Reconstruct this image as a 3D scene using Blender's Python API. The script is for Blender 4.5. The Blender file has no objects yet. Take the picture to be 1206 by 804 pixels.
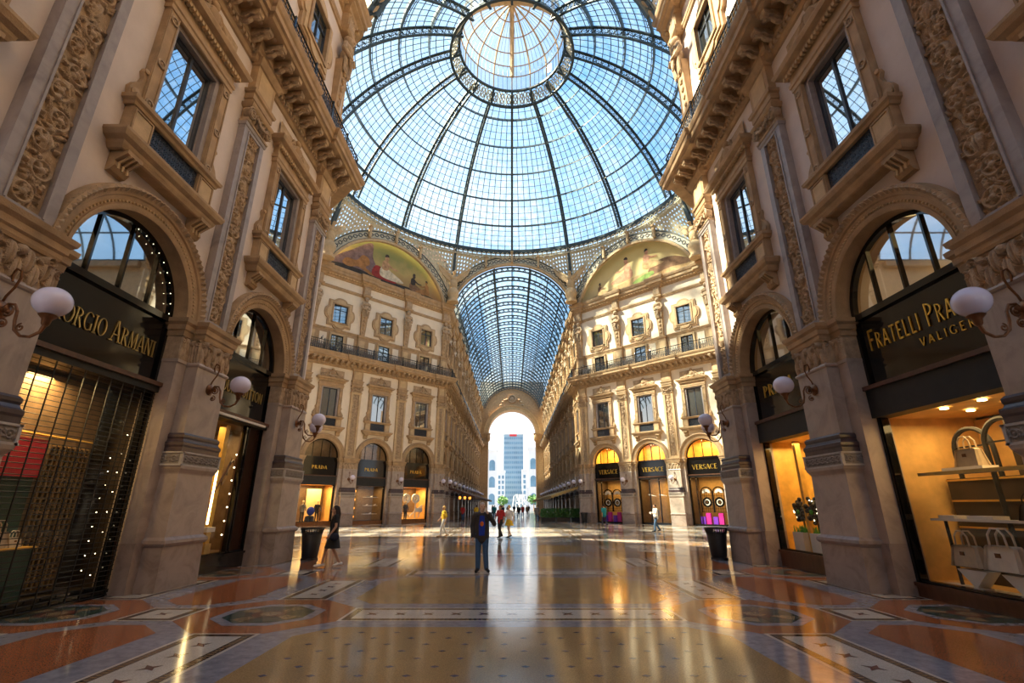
import bpy, bmesh, math, random
import numpy as np
from mathutils import Vector, Matrix, noise
R_ = random.Random(7)
PI = math.pi
S2 = math.sqrt(0.5)
COL = bpy.context.scene.collection

# ------------------------------------------------------------------ materials
MATS = {}
def nodes_of(name):
    m = bpy.data.materials.new(name); m.use_nodes = True
    nt = m.node_tree
    b = nt.nodes['Principled BSDF']
    return m, nt, b
def nn(nt, t, **kw):
    n = nt.nodes.new(t)
    for k, v in kw.items():
        try: n.inputs[k].default_value = v
        except Exception: setattr(n, k, v)
    return n
def coords(nt, scale=(1, 1, 1)):
    tc = nt.nodes.new('ShaderNodeTexCoord'); mp = nt.nodes.new('ShaderNodeMapping')
    mp.inputs['Scale'].default_value = scale
    nt.links.new(tc.outputs['Object'], mp.inputs['Vector'])
    return mp.outputs['Vector']
def mat(name, col, rough=0.6, var=0.12, nscale=3.0, bump=0.0, bscale=30.0, metal=0.0, spec=0.5, col2=None, stretch=(1, 1, 1), coat=0.0):
    m, nt, b = nodes_of(name)
    v = coords(nt, stretch)
    n1 = nn(nt, 'ShaderNodeTexNoise', Scale=nscale, Detail=6.0, Roughness=0.6)
    nt.links.new(v, n1.inputs['Vector'])
    ramp = nt.nodes.new('ShaderNodeValToRGB')
    c2 = col2 or tuple(min(1, c * (1 + var)) for c in col)
    c1 = tuple(c * (1 - var) for c in col)
    ramp.color_ramp.elements[0].color = (*c1, 1); ramp.color_ramp.elements[0].position = 0.32
    ramp.color_ramp.elements[1].color = (*c2, 1); ramp.color_ramp.elements[1].position = 0.68
    nt.links.new(n1.outputs['Fac'], ramp.inputs['Fac'])
    nt.links.new(ramp.outputs['Color'], b.inputs['Base Color'])
    b.inputs['Roughness'].default_value = rough
    b.inputs['Metallic'].default_value = metal
    b.inputs['Specular IOR Level'].default_value = spec
    b.inputs['Coat Weight'].default_value = coat
    if bump:
        n2 = nn(nt, 'ShaderNodeTexNoise', Scale=bscale, Detail=4.0)
        nt.links.new(v, n2.inputs['Vector'])
        bp = nn(nt, 'ShaderNodeBump', Strength=bump, Distance=0.02)
        nt.links.new(n2.outputs['Fac'], bp.inputs['Height'])
        nt.links.new(bp.outputs['Normal'], b.inputs['Normal'])
    MATS[name] = m
    return m
def emit(name, col, s):
    m, nt, b = nodes_of(name)
    b.inputs['Base Color'].default_value = (*col, 1)
    b.inputs['Emission Color'].default_value = (*col, 1)
    b.inputs['Emission Strength'].default_value = s
    MATS[name] = m
def glass(name, tint, gloss, rough=0.02, trans=0.0, tcol=(1, 1, 1), noise_tint=None):
    """thin pane: transparent, mirrored and milky shares"""
    m, nt, b = nodes_of(name)
    out = nt.nodes['Material Output']; nt.nodes.remove(b)
    t = nn(nt, 'ShaderNodeBsdfTransparent'); t.inputs['Color'].default_value = (*tint, 1)
    g = nn(nt, 'ShaderNodeBsdfGlossy', Roughness=rough)
    g.inputs['Color'].default_value = (0.95, 0.97, 1, 1)
    mx = nn(nt, 'ShaderNodeMixShader'); lw = nn(nt, 'ShaderNodeLayerWeight', Blend=0.35)
    mr = nn(nt, 'ShaderNodeMapRange'); mr.inputs['To Min'].default_value = gloss; mr.inputs['To Max'].default_value = min(1, gloss + (.22 if gloss > .1 else .10))
    nt.links.new(lw.outputs['Fresnel'], mr.inputs['Value']); nt.links.new(mr.outputs['Result'], mx.inputs[0])
    nt.links.new(t.outputs[0], mx.inputs[1]); nt.links.new(g.outputs[0], mx.inputs[2])
    last = mx
    if trans:
        d = nn(nt, 'ShaderNodeBsdfTranslucent'); d.inputs['Color'].default_value = (*tcol, 1)
        m2 = nn(nt, 'ShaderNodeMixShader'); m2.inputs[0].default_value = trans
        nt.links.new(mx.outputs[0], m2.inputs[1]); nt.links.new(d.outputs[0], m2.inputs[2]); last = m2
        if noise_tint:
            v = coords(nt)
            vo = nn(nt, 'ShaderNodeTexNoise', Scale=noise_tint, Detail=3.0); nt.links.new(v, vo.inputs['Vector'])
            rp = nt.nodes.new('ShaderNodeValToRGB')
            rp.color_ramp.elements[0].color = (*tint, 1); rp.color_ramp.elements[0].position = .42
            rp.color_ramp.elements[1].color = (.97, .985, 1, 1); rp.color_ramp.elements[1].position = .66
            nt.links.new(vo.outputs['Fac'], rp.inputs['Fac']); nt.links.new(rp.outputs['Color'], t.inputs['Color'])
    nt.links.new(last.outputs[0], out.inputs['Surface'])
    MATS[name] = m
def mirrorpane(name, col, gloss):
    """window pane in front of an unlit room"""
    m, nt, b = nodes_of(name)
    out = nt.nodes['Material Output']; nt.nodes.remove(b)
    d = nn(nt, 'ShaderNodeBsdfDiffuse'); d.inputs['Color'].default_value = (*col, 1)
    g = nn(nt, 'ShaderNodeBsdfGlossy', Roughness=0.015)
    mx = nn(nt, 'ShaderNodeMixShader'); mx.inputs[0].default_value = gloss
    nt.links.new(d.outputs[0], mx.inputs[1]); nt.links.new(g.outputs[0], mx.inputs[2]); nt.links.new(mx.outputs[0], out.inputs['Surface'])
    MATS[name] = m
def veined(name, col, vein, rough=0.35, scale=1.2):
    m, nt, b = nodes_of(name)
    v = coords(nt)
    n0 = nn(nt, 'ShaderNodeTexNoise', Scale=scale, Detail=8.0, Roughness=0.65, Distortion=1.2); nt.links.new(v, n0.inputs['Vector'])
    rp = nt.nodes.new('ShaderNodeValToRGB'); e = rp.color_ramp.elements
    e[0].color = (*vein, 1); e[0].position = .3
    e[1].color = (*col, 1); e[1].position = .52
    x = e.new(.8); x.color = (*[min(1, c * 1.18) for c in col], 1)
    nt.links.new(n0.outputs['Fac'], rp.inputs['Fac']); nt.links.new(rp.outputs['Color'], b.inputs['Base Color'])
    b.inputs['Roughness'].default_value = rough
    MATS[name] = m
def floormat(name, col, var=0.25, nscale=40.0, rough=0.105, col2=None):
    m, nt, b = nodes_of(name)
    v = coords(nt)
    n1 = nn(nt, 'ShaderNodeTexNoise', Scale=nscale, Detail=5.0, Roughness=0.7); nt.links.new(v, n1.inputs['Vector'])
    n2 = nn(nt, 'ShaderNodeTexNoise', Scale=0.9, Detail=4.0); nt.links.new(v, n2.inputs['Vector'])
    rp = nt.nodes.new('ShaderNodeValToRGB'); e = rp.color_ramp.elements
    e[0].color = (*[c * (1 - var) for c in col], 1); e[0].position = .35
    e[1].color = (*(col2 or [min(1, c * (1 + var)) for c in col]), 1); e[1].position = .65
    nt.links.new(n1.outputs['Fac'], rp.inputs['Fac'])
    mx = nn(nt, 'ShaderNodeMixRGB', blend_type='MULTIPLY'); mx.inputs['Fac'].default_value = .5
    rp2 = nt.nodes.new('ShaderNodeValToRGB'); e = rp2.color_ramp.elements
    e[0].color = (.62, .6, .58, 1); e[0].position = .3; e[1].color = (1, 1, 1, 1); e[1].position = .7
    nt.links.new(n2.outputs['Fac'], rp2.inputs['Fac'])
    nt.links.new(rp.outputs['Color'], mx.inputs['Color1']); nt.links.new(rp2.outputs['Color'], mx.inputs['Color2'])
    nt.links.new(mx.outputs['Color'], b.inputs['Base Color'])
    mr = nn(nt, 'ShaderNodeMapRange'); mr.inputs['To Min'].default_value = rough * .75; mr.inputs['To Max'].default_value = rough * 1.5
    nt.links.new(n2.outputs['Fac'], mr.inputs['Value']); nt.links.new(mr.outputs['Result'], b.inputs['Roughness'])
    b.inputs['Specular IOR Level'].default_value = .36
    # gently waved polish
    n3 = nn(nt, 'ShaderNodeTexNoise', Scale=2.2, Detail=2.0); nt.links.new(v, n3.inputs['Vector'])
    bp = nn(nt, 'ShaderNodeBump', Strength=.035, Distance=0.01)
    nt.links.new(n3.outputs['Fac'], bp.inputs['Height']); nt.links.new(bp.outputs['Normal'], b.inputs['Normal'])
    MATS[name] = m

mat('plaster', (.72, .625, .59), .8, .07, 1.2, .15, 14)
mat('plaster_pale', (.82, .70, .56), .8, .06, 1.2, .1, 14)
mat('stone', (.43, .285, .16), .75, .2, 2.5, .35, 40)
mat('stone_carved', (.46, .33, .215), .8, .26, 6, .6, 55)
mat('stone_light', (.56, .395, .225), .75, .15, 2.5, .3, 40)
veined('marble_frame', (.37, .32, .31), (.28, .24, .235), .5, 2)
veined('marble_pier', (.44, .35, .295), (.32, .25, .21), .42, 1.4)
veined('granite_plinth', (.34, .26, .225), (.22, .16, .14), .45, 2.0)
mat('dark_marble', (.075, .05, .055), .3, .3, 5)
mat('band_white', (.50, .45, .41), .55, .12, 9, .3, 60)
mat('band_ground', (.26, .22, .19), .7, .2, 12)
mat('iron', (.045, .052, .072), .45, .2, 8, metal=.3)
mat('iron_dome', (.040, .062, .075), .5, .25, 3)
mat('iron_pale', (.30, .32, .28), .6, .2, 3)
mat('fret', (.56, .51, .38), .6, .2, 4)
mat('black', (.006, .006, .007), .07, .3, 6)
mat('black_matte', (.012, .011, .011), .6, .3, 6)
mat('bronze', (.20, .085, .035), .4, .3, 9, metal=.65)
mat('brown_wood', (.09, .035, .018), .4, .35, 8, stretch=(1, 1, .2))
mat('gold_leaf', (.85, .55, .10), .28, .08, 8, metal=.75)
mat('gold_dim', (.50, .36, .12), .35, .1, 8, metal=.6)
m_, nt_, b_ = nodes_of('globe'); b_.inputs['Base Color'].default_value = (.80, .74, .90, 1); b_.inputs['Roughness'].default_value = .12
b_.inputs['Subsurface Weight'].default_value = .3; b_.inputs['Subsurface Radius'].default_value = (.1, .1, .1); MATS['globe'] = m_
emit('bulb', (1, .82, .5), 7)
emit('spot', (1, .72, .3), 14)
emit('bulb_red', (1, .35, .05), 2.0)
mirrorpane('pane_dark', (.02, .022, .025), .85)
mirrorpane('pane_far', (.05, .06, .065), .40)
glass('shop_glass', (.95, .96, .96), .02)
glass('fan_far', (.9, .93, .94), .05)
glass('vault_clear', (.86, .93, .98), .02, .1, .03, (.80, .92, 1.0))
glass('fan_glass', (.85, .9, .92), .46)
glass('sign_glass', (.25, .25, .25), .10)
glass('roof_glass', (.62, .82, .96), .02, .1, .06, (.80, .92, 1.0), 1.6)
glass('lantern_glass', (.80, .86, .92), .02, .1, .05, (.97, .98, 1))
floormat('f_ochre', (.36, .225, .10), .28, 60)
floormat('f_blue', (.27, .26, .305), .22, 7)
floormat('f_white', (.56, .50, .44), .22, 75)
floormat('f_red', (.34, .115, .05), .38, 60)
floormat('f_dark', (.075, .036, .026), .5, 30)
floormat('f_green', (.045, .075, .068), .5, 6)
floormat('f_tan', (.30, .20, .11), .3, 30)
floormat('f_star', (.15, .045, .035), .3, 30)
floormat('f_dot', (.085, .075, .14), .3, 30)
floormat('f_grey', (.25, .235, .24), .3, 4)
floormat('f_pale', (.66, .58, .48), .25, 2)
# shops
mat('shop_warm', (.70, .42, .14), .6, .2, 2)
mat('shop_cream', (.80, .60, .30), .6, .1, 2)
mat('shop_dark', (.05, .032, .02), .5, .3, 2)
mat('shop_brown', (.16, .10, .055), .5, .25, 5)
mat('shop_red', (.42, .012, .03), .5, .15, 2)
mat('shop_gold', (.75, .45, .10), .4, .2, 3, metal=.4)
mat('shop_green', (.01, .05, .035), .5, .3, 3)
mat('purple', (.16, .02, .45), .5, .1, 3)
mat('magenta', (.6, .01, .25), .5, .1, 3)
mat('white_card', (.80, .74, .66), .6, .05, 3)
mat('leather_cream', (.62, .50, .36), .45, .12, 8)
mat('leather_white', (.82, .74, .64), .45, .08, 8)
mat('leather_black', (.02, .018, .018), .35, .2, 8)
mat('leaf', (.09, .22, .05), .6, .4, 9)
mat('leaf_bright', (.08, .40, .05), .6, .3, 9)
# cloth, skin
mat('skin', (.50, .27, .17), .5, .08, 8)
mat('skin_pale', (.66, .42, .30), .5, .08, 8)
for n_, c_ in dict(hair_dark=(.025, .012, .008), hair_grey=(.46, .41, .37), hair_blond=(.65, .42, .12), cl_black=(.010, .009, .011), cl_jacket=(.045, .036, .034),
                   cl_denim=(.045, .10, .20), cl_blue=(.005, .03, .30), cl_orange=(.70, .14, .01), cl_yellow=(.85, .52, .03), cl_white=(.80, .76, .72), cl_red=(.45, .02, .02),
                   cl_teal=(.01, .22, .25), cl_navy=(.012, .014, .035), cl_grey=(.16, .15, .15), cl_tan=(.35, .22, .12)).items():
    mat(n_, c_, .8, .15, 10, .3, 60)
mat('awn_cream', (.50, .33, .12), .8, .12, 2)
mat('awn_brown', (.10, .045, .03), .8, .2, 2)
mat('tower_wall', (.30, .43, .54), .6, .06, .05)
mat('tower_pane', (.15, .29, .42), .3, .2, .2)
mat('city_wall', (.74, .77, .80), .8, .05, .1)
mat('sign_red', (.65, .03, .04), .5, .1, 1)
mat('bin', (.018, .016, .018), .45, .3, 6)

# ------------------------------------------------------------------ mesh builder
class MB:
    def __init__(s): s.v = []; s.f = []; s.m = []; s.cur = 0; s.mats = []
    def use(s, name):
        if name not in s.mats: s.mats.append(name)
        s.cur = s.mats.index(name); return s
    def add(s, vs, fs):
        o = len(s.v); s.v.extend([tuple(p) for p in vs])
        for f in fs: s.f.append(tuple(i + o for i in f)); s.m.append(s.cur)
    def box(s, x0, x1, y0, y1, z0, z1, t=0.0):
        """t shrinks the top"""
        vs = [(x0, y0, z0), (x1, y0, z0), (x1, y1, z0), (x0, y1, z0), (x0 + t, y0 + t, z1), (x1 - t, y0 + t, z1), (x1 - t, y1 - t, z1), (x0 + t, y1 - t, z1)]
        s.add(vs, [(0, 3, 2, 1), (4, 5, 6, 7), (0, 1, 5, 4), (1, 2, 6, 5), (2, 3, 7, 6), (3, 0, 4, 7)])
    def prism(s, poly, w0, w1, axis='y'):
        """polygon in (u,z) pushed from w0 to w1"""
        n = len(poly)
        if axis == 'y': vs = [(u, w0, z) for u, z in poly] + [(u, w1, z) for u, z in poly]
        elif axis == 'z': vs = [(u, z, w0) for u, z in poly] + [(u, z, w1) for u, z in poly]
        else: vs = [(w0, u, z) for u, z in poly] + [(w1, u, z) for u, z in poly]
        fs = [tuple(range(n)), tuple(range(2 * n - 1, n - 1, -1))] + [(i, i + n, (i + 1) % n + n, (i + 1) % n) for i in range(n)]
        s.add(vs, fs)
    def mould(s, path, prof, closed=False, cap=True):
        """sweep a (d, z) profile along a plan path; d is measured to the left of the path"""
        n = len(path); P = [Vector(p) for p in path]; offs = []
        for i in range(n):
            a = P[i] - P[i - 1] if (i > 0 or closed) else None
            b = P[(i + 1) % n] - P[i] if (i < n - 1 or closed) else None
            if a is None: a = b
            if b is None: b = a
            na = Vector((-a.y, a.x)).normalized(); nb = Vector((-b.y, b.x)).normalized()
            mm = na + nb
            mm = mm / max(0.15, (1 + na.dot(nb))) if mm.length > 1e-6 else na
            offs.append(mm)
        k = len(prof); vs = []
        for i in range(n):
            for d, z in prof:
                q = P[i] + offs[i] * d; vs.append((q.x, q.y, z))
        fs = []
        for i in range(n if closed else n - 1):
            j = (i + 1) % n
            for a in range(k - 1): fs.append((i * k + a, j * k + a, j * k + a + 1, i * k + a + 1))
        if cap and not closed: fs += [tuple(range(k)), tuple((n - 1) * k + a for a in range(k - 1, -1, -1))]
        s.add(vs, fs)
    def tube(s, pts, r, n=6, closed=False, cap=True):
        P = [Vector(p) for p in pts]; m = len(P); rr = r if isinstance(r, (list, tuple)) else [r] * m
        up = Vector((0, 0, 1)); vs = []; prev = None
        for i in range(m):
            if closed: t = P[(i + 1) % m] - P[i - 1]
            else: t = P[min(i + 1, m - 1)] - P[max(i - 1, 0)]
            t = t.normalized() if t.length > 1e-9 else Vector((0, 0, 1))
            if prev is None:
                a = up if abs(t.dot(up)) < .95 else Vector((1, 0, 0))
                x = t.cross(a).normalized()
            else:
                x = (prev - t * prev.dot(t))
                x = x.normalized() if x.length > 1e-6 else t.orthogonal().normalized()
            prev = x; y = t.cross(x)
            for k in range(n):
                an = 2 * PI * k / n; vs.append(P[i] + (x * math.cos(an) + y * math.sin(an)) * rr[i])
        fs = []
        for i in range(m if closed else m - 1):
            j = (i + 1) % m
            for k in range(n): fs.append((i * n + k, i * n + (k + 1) % n, j * n + (k + 1) % n, j * n + k))
        if cap and not closed: fs += [tuple(range(n - 1, -1, -1)), tuple((m - 1) * n + k for k in range(n))]
        s.add(vs, fs)
    def bar(s, p, q, w, h=None, up=(0, 0, 1)):
        """square bar"""
        h = h or w; p = Vector(p); q = Vector(q); t = (q - p).normalized(); u = Vector(up)
        if abs(t.dot(u)) > .98: u = Vector((1, 0, 0))
        x = t.cross(u).normalized() * w / 2; y = x.cross(t).normalized() * h / 2
        vs = [p - x - y, p + x - y, p + x + y, p - x + y, q - x - y, q + x - y, q + x + y, q - x + y]
        s.add(vs, [(0, 3, 2, 1), (4, 5, 6, 7), (0, 1, 5, 4), (1, 2, 6, 5), (2, 3, 7, 6), (3, 0, 4, 7)])
    def lathe(s, prof, c=(0, 0, 0), n=16, axis='z', sx=1, sy=1, open_=False):
        vs = []; k = len(prof)
        for i in range(n):
            a = 2 * PI * i / n
            for r, z in prof:
                x, y = r * math.cos(a) * sx, r * math.sin(a) * sy
                vs.append((c[0] + x, c[1] + y, c[2] + z) if axis == 'z' else (c[0] + x, c[1] + z, c[2] + y))
        fs = []
        for i in range(n):
            j = (i + 1) % n
            for a in range(k - 1): fs.append((i * k + a, j * k + a, j * k + a + 1, i * k + a + 1) if axis == 'z' else (i * k + a, i * k + a + 1, j * k + a + 1, j * k + a))
        ring_ = prof[0] == prof[-1] or open_
        if prof[0][0] > 1e-6 and not ring_: fs.append(tuple(i * k for i in (range(n - 1, -1, -1) if axis == 'z' else range(n))))
        if prof[-1][0] > 1e-6 and not ring_: fs.append(tuple(i * k + k - 1 for i in (range(n) if axis == 'z' else range(n - 1, -1, -1))))
        s.add(vs, fs)
    def ball(s, c, r, sc=(1, 1, 1), n=10, m=6):
        prof = [(r * math.sin(PI * i / m), -r * math.cos(PI * i / m)) for i in range(m + 1)]
        o = len(s.v); s.lathe(prof, (0, 0, 0), n)
        for i in range(o, len(s.v)):
            x, y, z = s.v[i]; s.v[i] = (c[0] + x * sc[0], c[1] + y * sc[1], c[2] + z * sc[2])
    def archband(s, cu, cz, r0, r1, w0, w1, a0=0, a1=PI, n=28):
        """flat ring segment in the (u,z) plane with thickness w0..w1"""
        vs = []; fs = []
        for i in range(n + 1):
            a = a0 + (a1 - a0) * i / n; c_, s_ = math.cos(a), math.sin(a)
            vs += [(cu + r0 * c_, w0, cz + r0 * s_), (cu + r1 * c_, w0, cz + r1 * s_), (cu + r1 * c_, w1, cz + r1 * s_), (cu + r0 * c_, w1, cz + r0 * s_)]
        for i in range(n):
            for k in range(4): fs.append((i * 4 + k, i * 4 + (k + 1) % 4, i * 4 + 4 + (k + 1) % 4, i * 4 + 4 + k))
        fs += [(0, 1, 2, 3), (n * 4 + 3, n * 4 + 2, n * 4 + 1, n * 4)]
        s.add(vs, fs)
    def mesh(s, name, smooth=False, weld=False, keep=False):
        me = bpy.data.meshes.new(name)
        me.from_pydata(s.v, [], s.f)
        for n in s.mats: me.materials.append(MATS[n])
        if len(s.mats) > 1: me.polygons.foreach_set('material_index', s.m)
        bm = bmesh.new(); bm.from_mesh(me)
        if keep:
            for f in bm.faces:
                if f.normal.z < -.5 or f.normal.y < -.5: f.normal_flip()
        if weld: bmesh.ops.remove_doubles(bm, verts=bm.verts, dist=1e-4)
        if not keep: bmesh.ops.recalc_face_normals(bm, faces=bm.faces)
        bm.to_mesh(me); bm.free()
        if smooth:
            me.polygons.foreach_set('use_smooth', [True] * len(me.polygons))
            try: me.set_sharp_from_angle(angle=math.radians(38 if smooth is True else smooth))
            except Exception: pass
        me.update()
        return me

def relief(mb, u0, u1, z0, z1, w, depth, nu, nz, seed, kind='scroll', side=None):
    """carved ornament as a height field. side: None = faces +w; else ('u', value, sign) = faces along u"""
    rg = random.Random(seed); W, H = u1 - u0, z1 - z0
    U, Z = np.meshgrid(np.linspace(0, W, nu), np.linspace(0, H, nz)); h = np.zeros_like(U)
    def ring(cu, cz, r, s, a):
        d = np.hypot(U - cu, Z - cz); return a * np.exp(-((d - r) / s) ** 2)
    def leaf(cu, cz, l, b, rot, a):
        c_, s_ = math.cos(rot), math.sin(rot); x = (U - cu) * c_ + (Z - cz) * s_; y = -(U - cu) * s_ + (Z - cz) * c_
        q = (x / l) ** 2 + (y / b) ** 2
        return a * np.sqrt(np.clip(1 - q, 0, 1)) * (1 - .45 * np.exp(-(y / (b * .25)) ** 2))
    def blob(cu, cz, r, a): return a * np.sqrt(np.clip(1 - ((U - cu) ** 2 + (Z - cz) ** 2) / r ** 2, 0, 1))
    if kind == 'scroll':
        step = W * .8; z = step * .5; sgn = 1
        while z < H:
            cu = W / 2 + sgn * W * .12; r = W * .26
            h = np.maximum(h, ring(cu, z, r, W * .055, .7)); h = np.maximum(h, blob(cu, z, W * .11, 1.0))
            for k in range(7):
                a = k * 2 * PI / 7 + rg.random(); h = np.maximum(h, leaf(cu + math.cos(a) * W * .14, z + math.sin(a) * W * .14, W * .12, W * .05, a, .85))
            for k in range(11):
                a = rg.random() * 6.3; rr = W * (.3 + .2 * rg.random())
                h = np.maximum(h, leaf(cu + rr * math.cos(a), z + rr * math.sin(a) * 1.1, W * (.1 + .1 * rg.random()), W * .055, rg.random() * 6.3, .5 + .5 * rg.random()))
            for k in range(3): h = np.maximum(h, blob(rg.uniform(.1, .9) * W, z + rg.uniform(-.4, .4) * W, W * rg.uniform(.06, .13), rg.uniform(.6, 1)))
            if rg.random() < .3:
                h = np.maximum(h, leaf(W / 2, z, W * .32, W * .13, PI / 2 + rg.uniform(-.5, .5), 1.25)); h = np.maximum(h, blob(W / 2 + rg.uniform(-.1, .1) * W, z + W * .36, W * .09, 1.2))
            z += step; sgn = -sgn
    elif kind == 'acanthus':
        n = max(3, int(round(W / (H * .48))))
        for row, (zz, am) in enumerate([(.3, .8), (.62, 1.0)]):
            for k in range(n + 1 - row % 2):
                cu = W * (k + .5 * (row % 2)) / n
                h = np.maximum(h, leaf(cu, H * zz, H * .34, H * .15, PI / 2, am))
                for sg in (-1, 1): h = np.maximum(h, leaf(cu + sg * H * .13, H * (zz + .12), H * .14, H * .06, PI / 2 - sg * .7, am * .8)); h = np.maximum(h, leaf(cu + sg * H * .11, H * (zz - .08), H * .12, H * .05, PI / 2 - sg * .9, am * .7))
        for cu in (W * .12, W * .88): h = np.maximum(h, ring(cu, H * .82, H * .11, H * .04, 1.2)); h = np.maximum(h, blob(cu, H * .82, H * .05, 1.2))
        h = np.maximum(h, blob(W / 2, H * .82, H * .14, 1.2))
    elif kind == 'band':
        n = max(2, int(W / (H * .85)))
        for k in range(n):
            cu = W * (k + .5) / n
            h = np.maximum(h, ring(cu, H / 2, H * .26, H * .07, .8)); h = np.maximum(h, blob(cu, H / 2, H * .12, 1))
            for a in (.6, 2.5, 3.8, 5.6): h = np.maximum(h, leaf(cu + math.cos(a) * H * .4, H / 2 + math.sin(a) * H * .28, H * .2, H * .08, a + 1, .9))
    elif kind == 'cartouche':
        h = np.maximum(h, leaf(W / 2, H * .45, W * .12, H * .42, 0, 1.0) * 1.1); h = np.maximum(h, ring(W / 2, H * .45, H * .3, H * .08, .9))
        for sg in (-1, 1):
            for k in range(5):
                h = np.maximum(h, leaf(W / 2 + sg * W * (.14 + .075 * k), H * (.36 - .05 * k), W * .07, H * .16 * (1 - .1 * k), sg * .5 + .3 * k, .9))
                h = np.maximum(h, ring(W / 2 + sg * W * (.2 + .1 * k), H * .25, H * .11, H * .05, .7))
        cut = np.clip(1.0 - np.abs(U / W - .5) * 1.9, 0, 1); h = h * (Z / H < .25 + .75 * cut)
    h = np.clip(h, 0, 1.3) * depth
    h[0, :] = 0; h[-1, :] = 0; h[:, 0] = 0; h[:, -1] = 0
    vs = []
    for i in range(nz):
        for j in range(nu):
            if side is None: vs.append((u0 + U[i, j], w + h[i, j], z0 + Z[i, j]))
            else: vs.append((side[0] + side[1] * h[i, j], u0 + U[i, j], z0 + Z[i, j]))
    fs = [(i * nu + j, i * nu + j + 1, (i + 1) * nu + j + 1, (i + 1) * nu + j) for i in range(nz - 1) for j in range(nu - 1)]
    mb.add(vs, fs)

# ------------------------------------------------------------------ scene objects
def meta(o, label=None, cat=None, group=None, kind=None):
    if label: o['label'] = label
    if cat: o['category'] = cat
    if group: o['group'] = group
    if kind: o['kind'] = kind
    return o
def T(loc=(0, 0, 0), rz=0.0): return Matrix.Translation(Vector(loc)) @ Matrix.Rotation(rz, 4, 'Z')
def thing(name, label, cat, M=None, group=None, kind=None):
    o = bpy.data.objects.new(name, None); o.empty_display_size = .2; COL.objects.link(o)
    if M is not None: o.matrix_world = M
    return meta(o, label, cat, group, kind)
def ob(name, me, parent=None, label=None, cat=None, M=None, group=None, kind=None):
    if isinstance(me, MB): me = me.mesh(name)
    o = bpy.data.objects.new(name, me); COL.objects.link(o)
    if parent: o.parent = parent
    if M is not None:
        if parent: o.matrix_local = M
        else: o.matrix_world = M
    return meta(o, label, cat, group, kind)
def kit_place(kit, name, label, cat, M, group=None, kind=None):
    """kit: list of (part name, mesh, [sub kit], label)"""
    t = thing(name, label, cat, M, group, kind)
    def rec(k, p):
        for e in k:
            o = ob(e[0], e[1], p, e[3] if len(e) > 3 else None)
            if len(e) > 2 and e[2]: rec(e[2], o)
    rec(kit, t)
    return t
def joined(kit, name):
    """one mesh out of a kit, for copies too small to show parts"""
    mb = MB()
    def rec(k):
        for e in k:
            me = e[1]; o = len(mb.v); mb.v.extend([tuple(v.co) for v in me.vertices])
            for p in me.polygons:
                mb.use(me.materials[p.material_index].name); mb.f.append(tuple(i + o for i in p.vertices)); mb.m.append(mb.cur)
            if len(e) > 2 and e[2]: rec(e[2])
    rec(kit)
    me = bpy.data.meshes.new(name); me.from_pydata(mb.v, [], mb.f)
    for n in mb.mats: me.materials.append(MATS[n])
    me.polygons.foreach_set('material_index', mb.m); me.update()
    return me
def seg(a, b, n): return [a + (b - a) * i / n for i in range(n + 1)]
WALLZ = 15.35
SKY, SUN, SUND, EXPO = 1.4, 25.0, (1.0, 0, -1.17), 0.14
# ------------------------------------------------------------------ architecture kits (u along the wall, w out of it, z up)
BAY = 5.1
def upath(a, w0, w1): return [(-a, w0), (-a, w1), (a, w1), (a, w0)]

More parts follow.
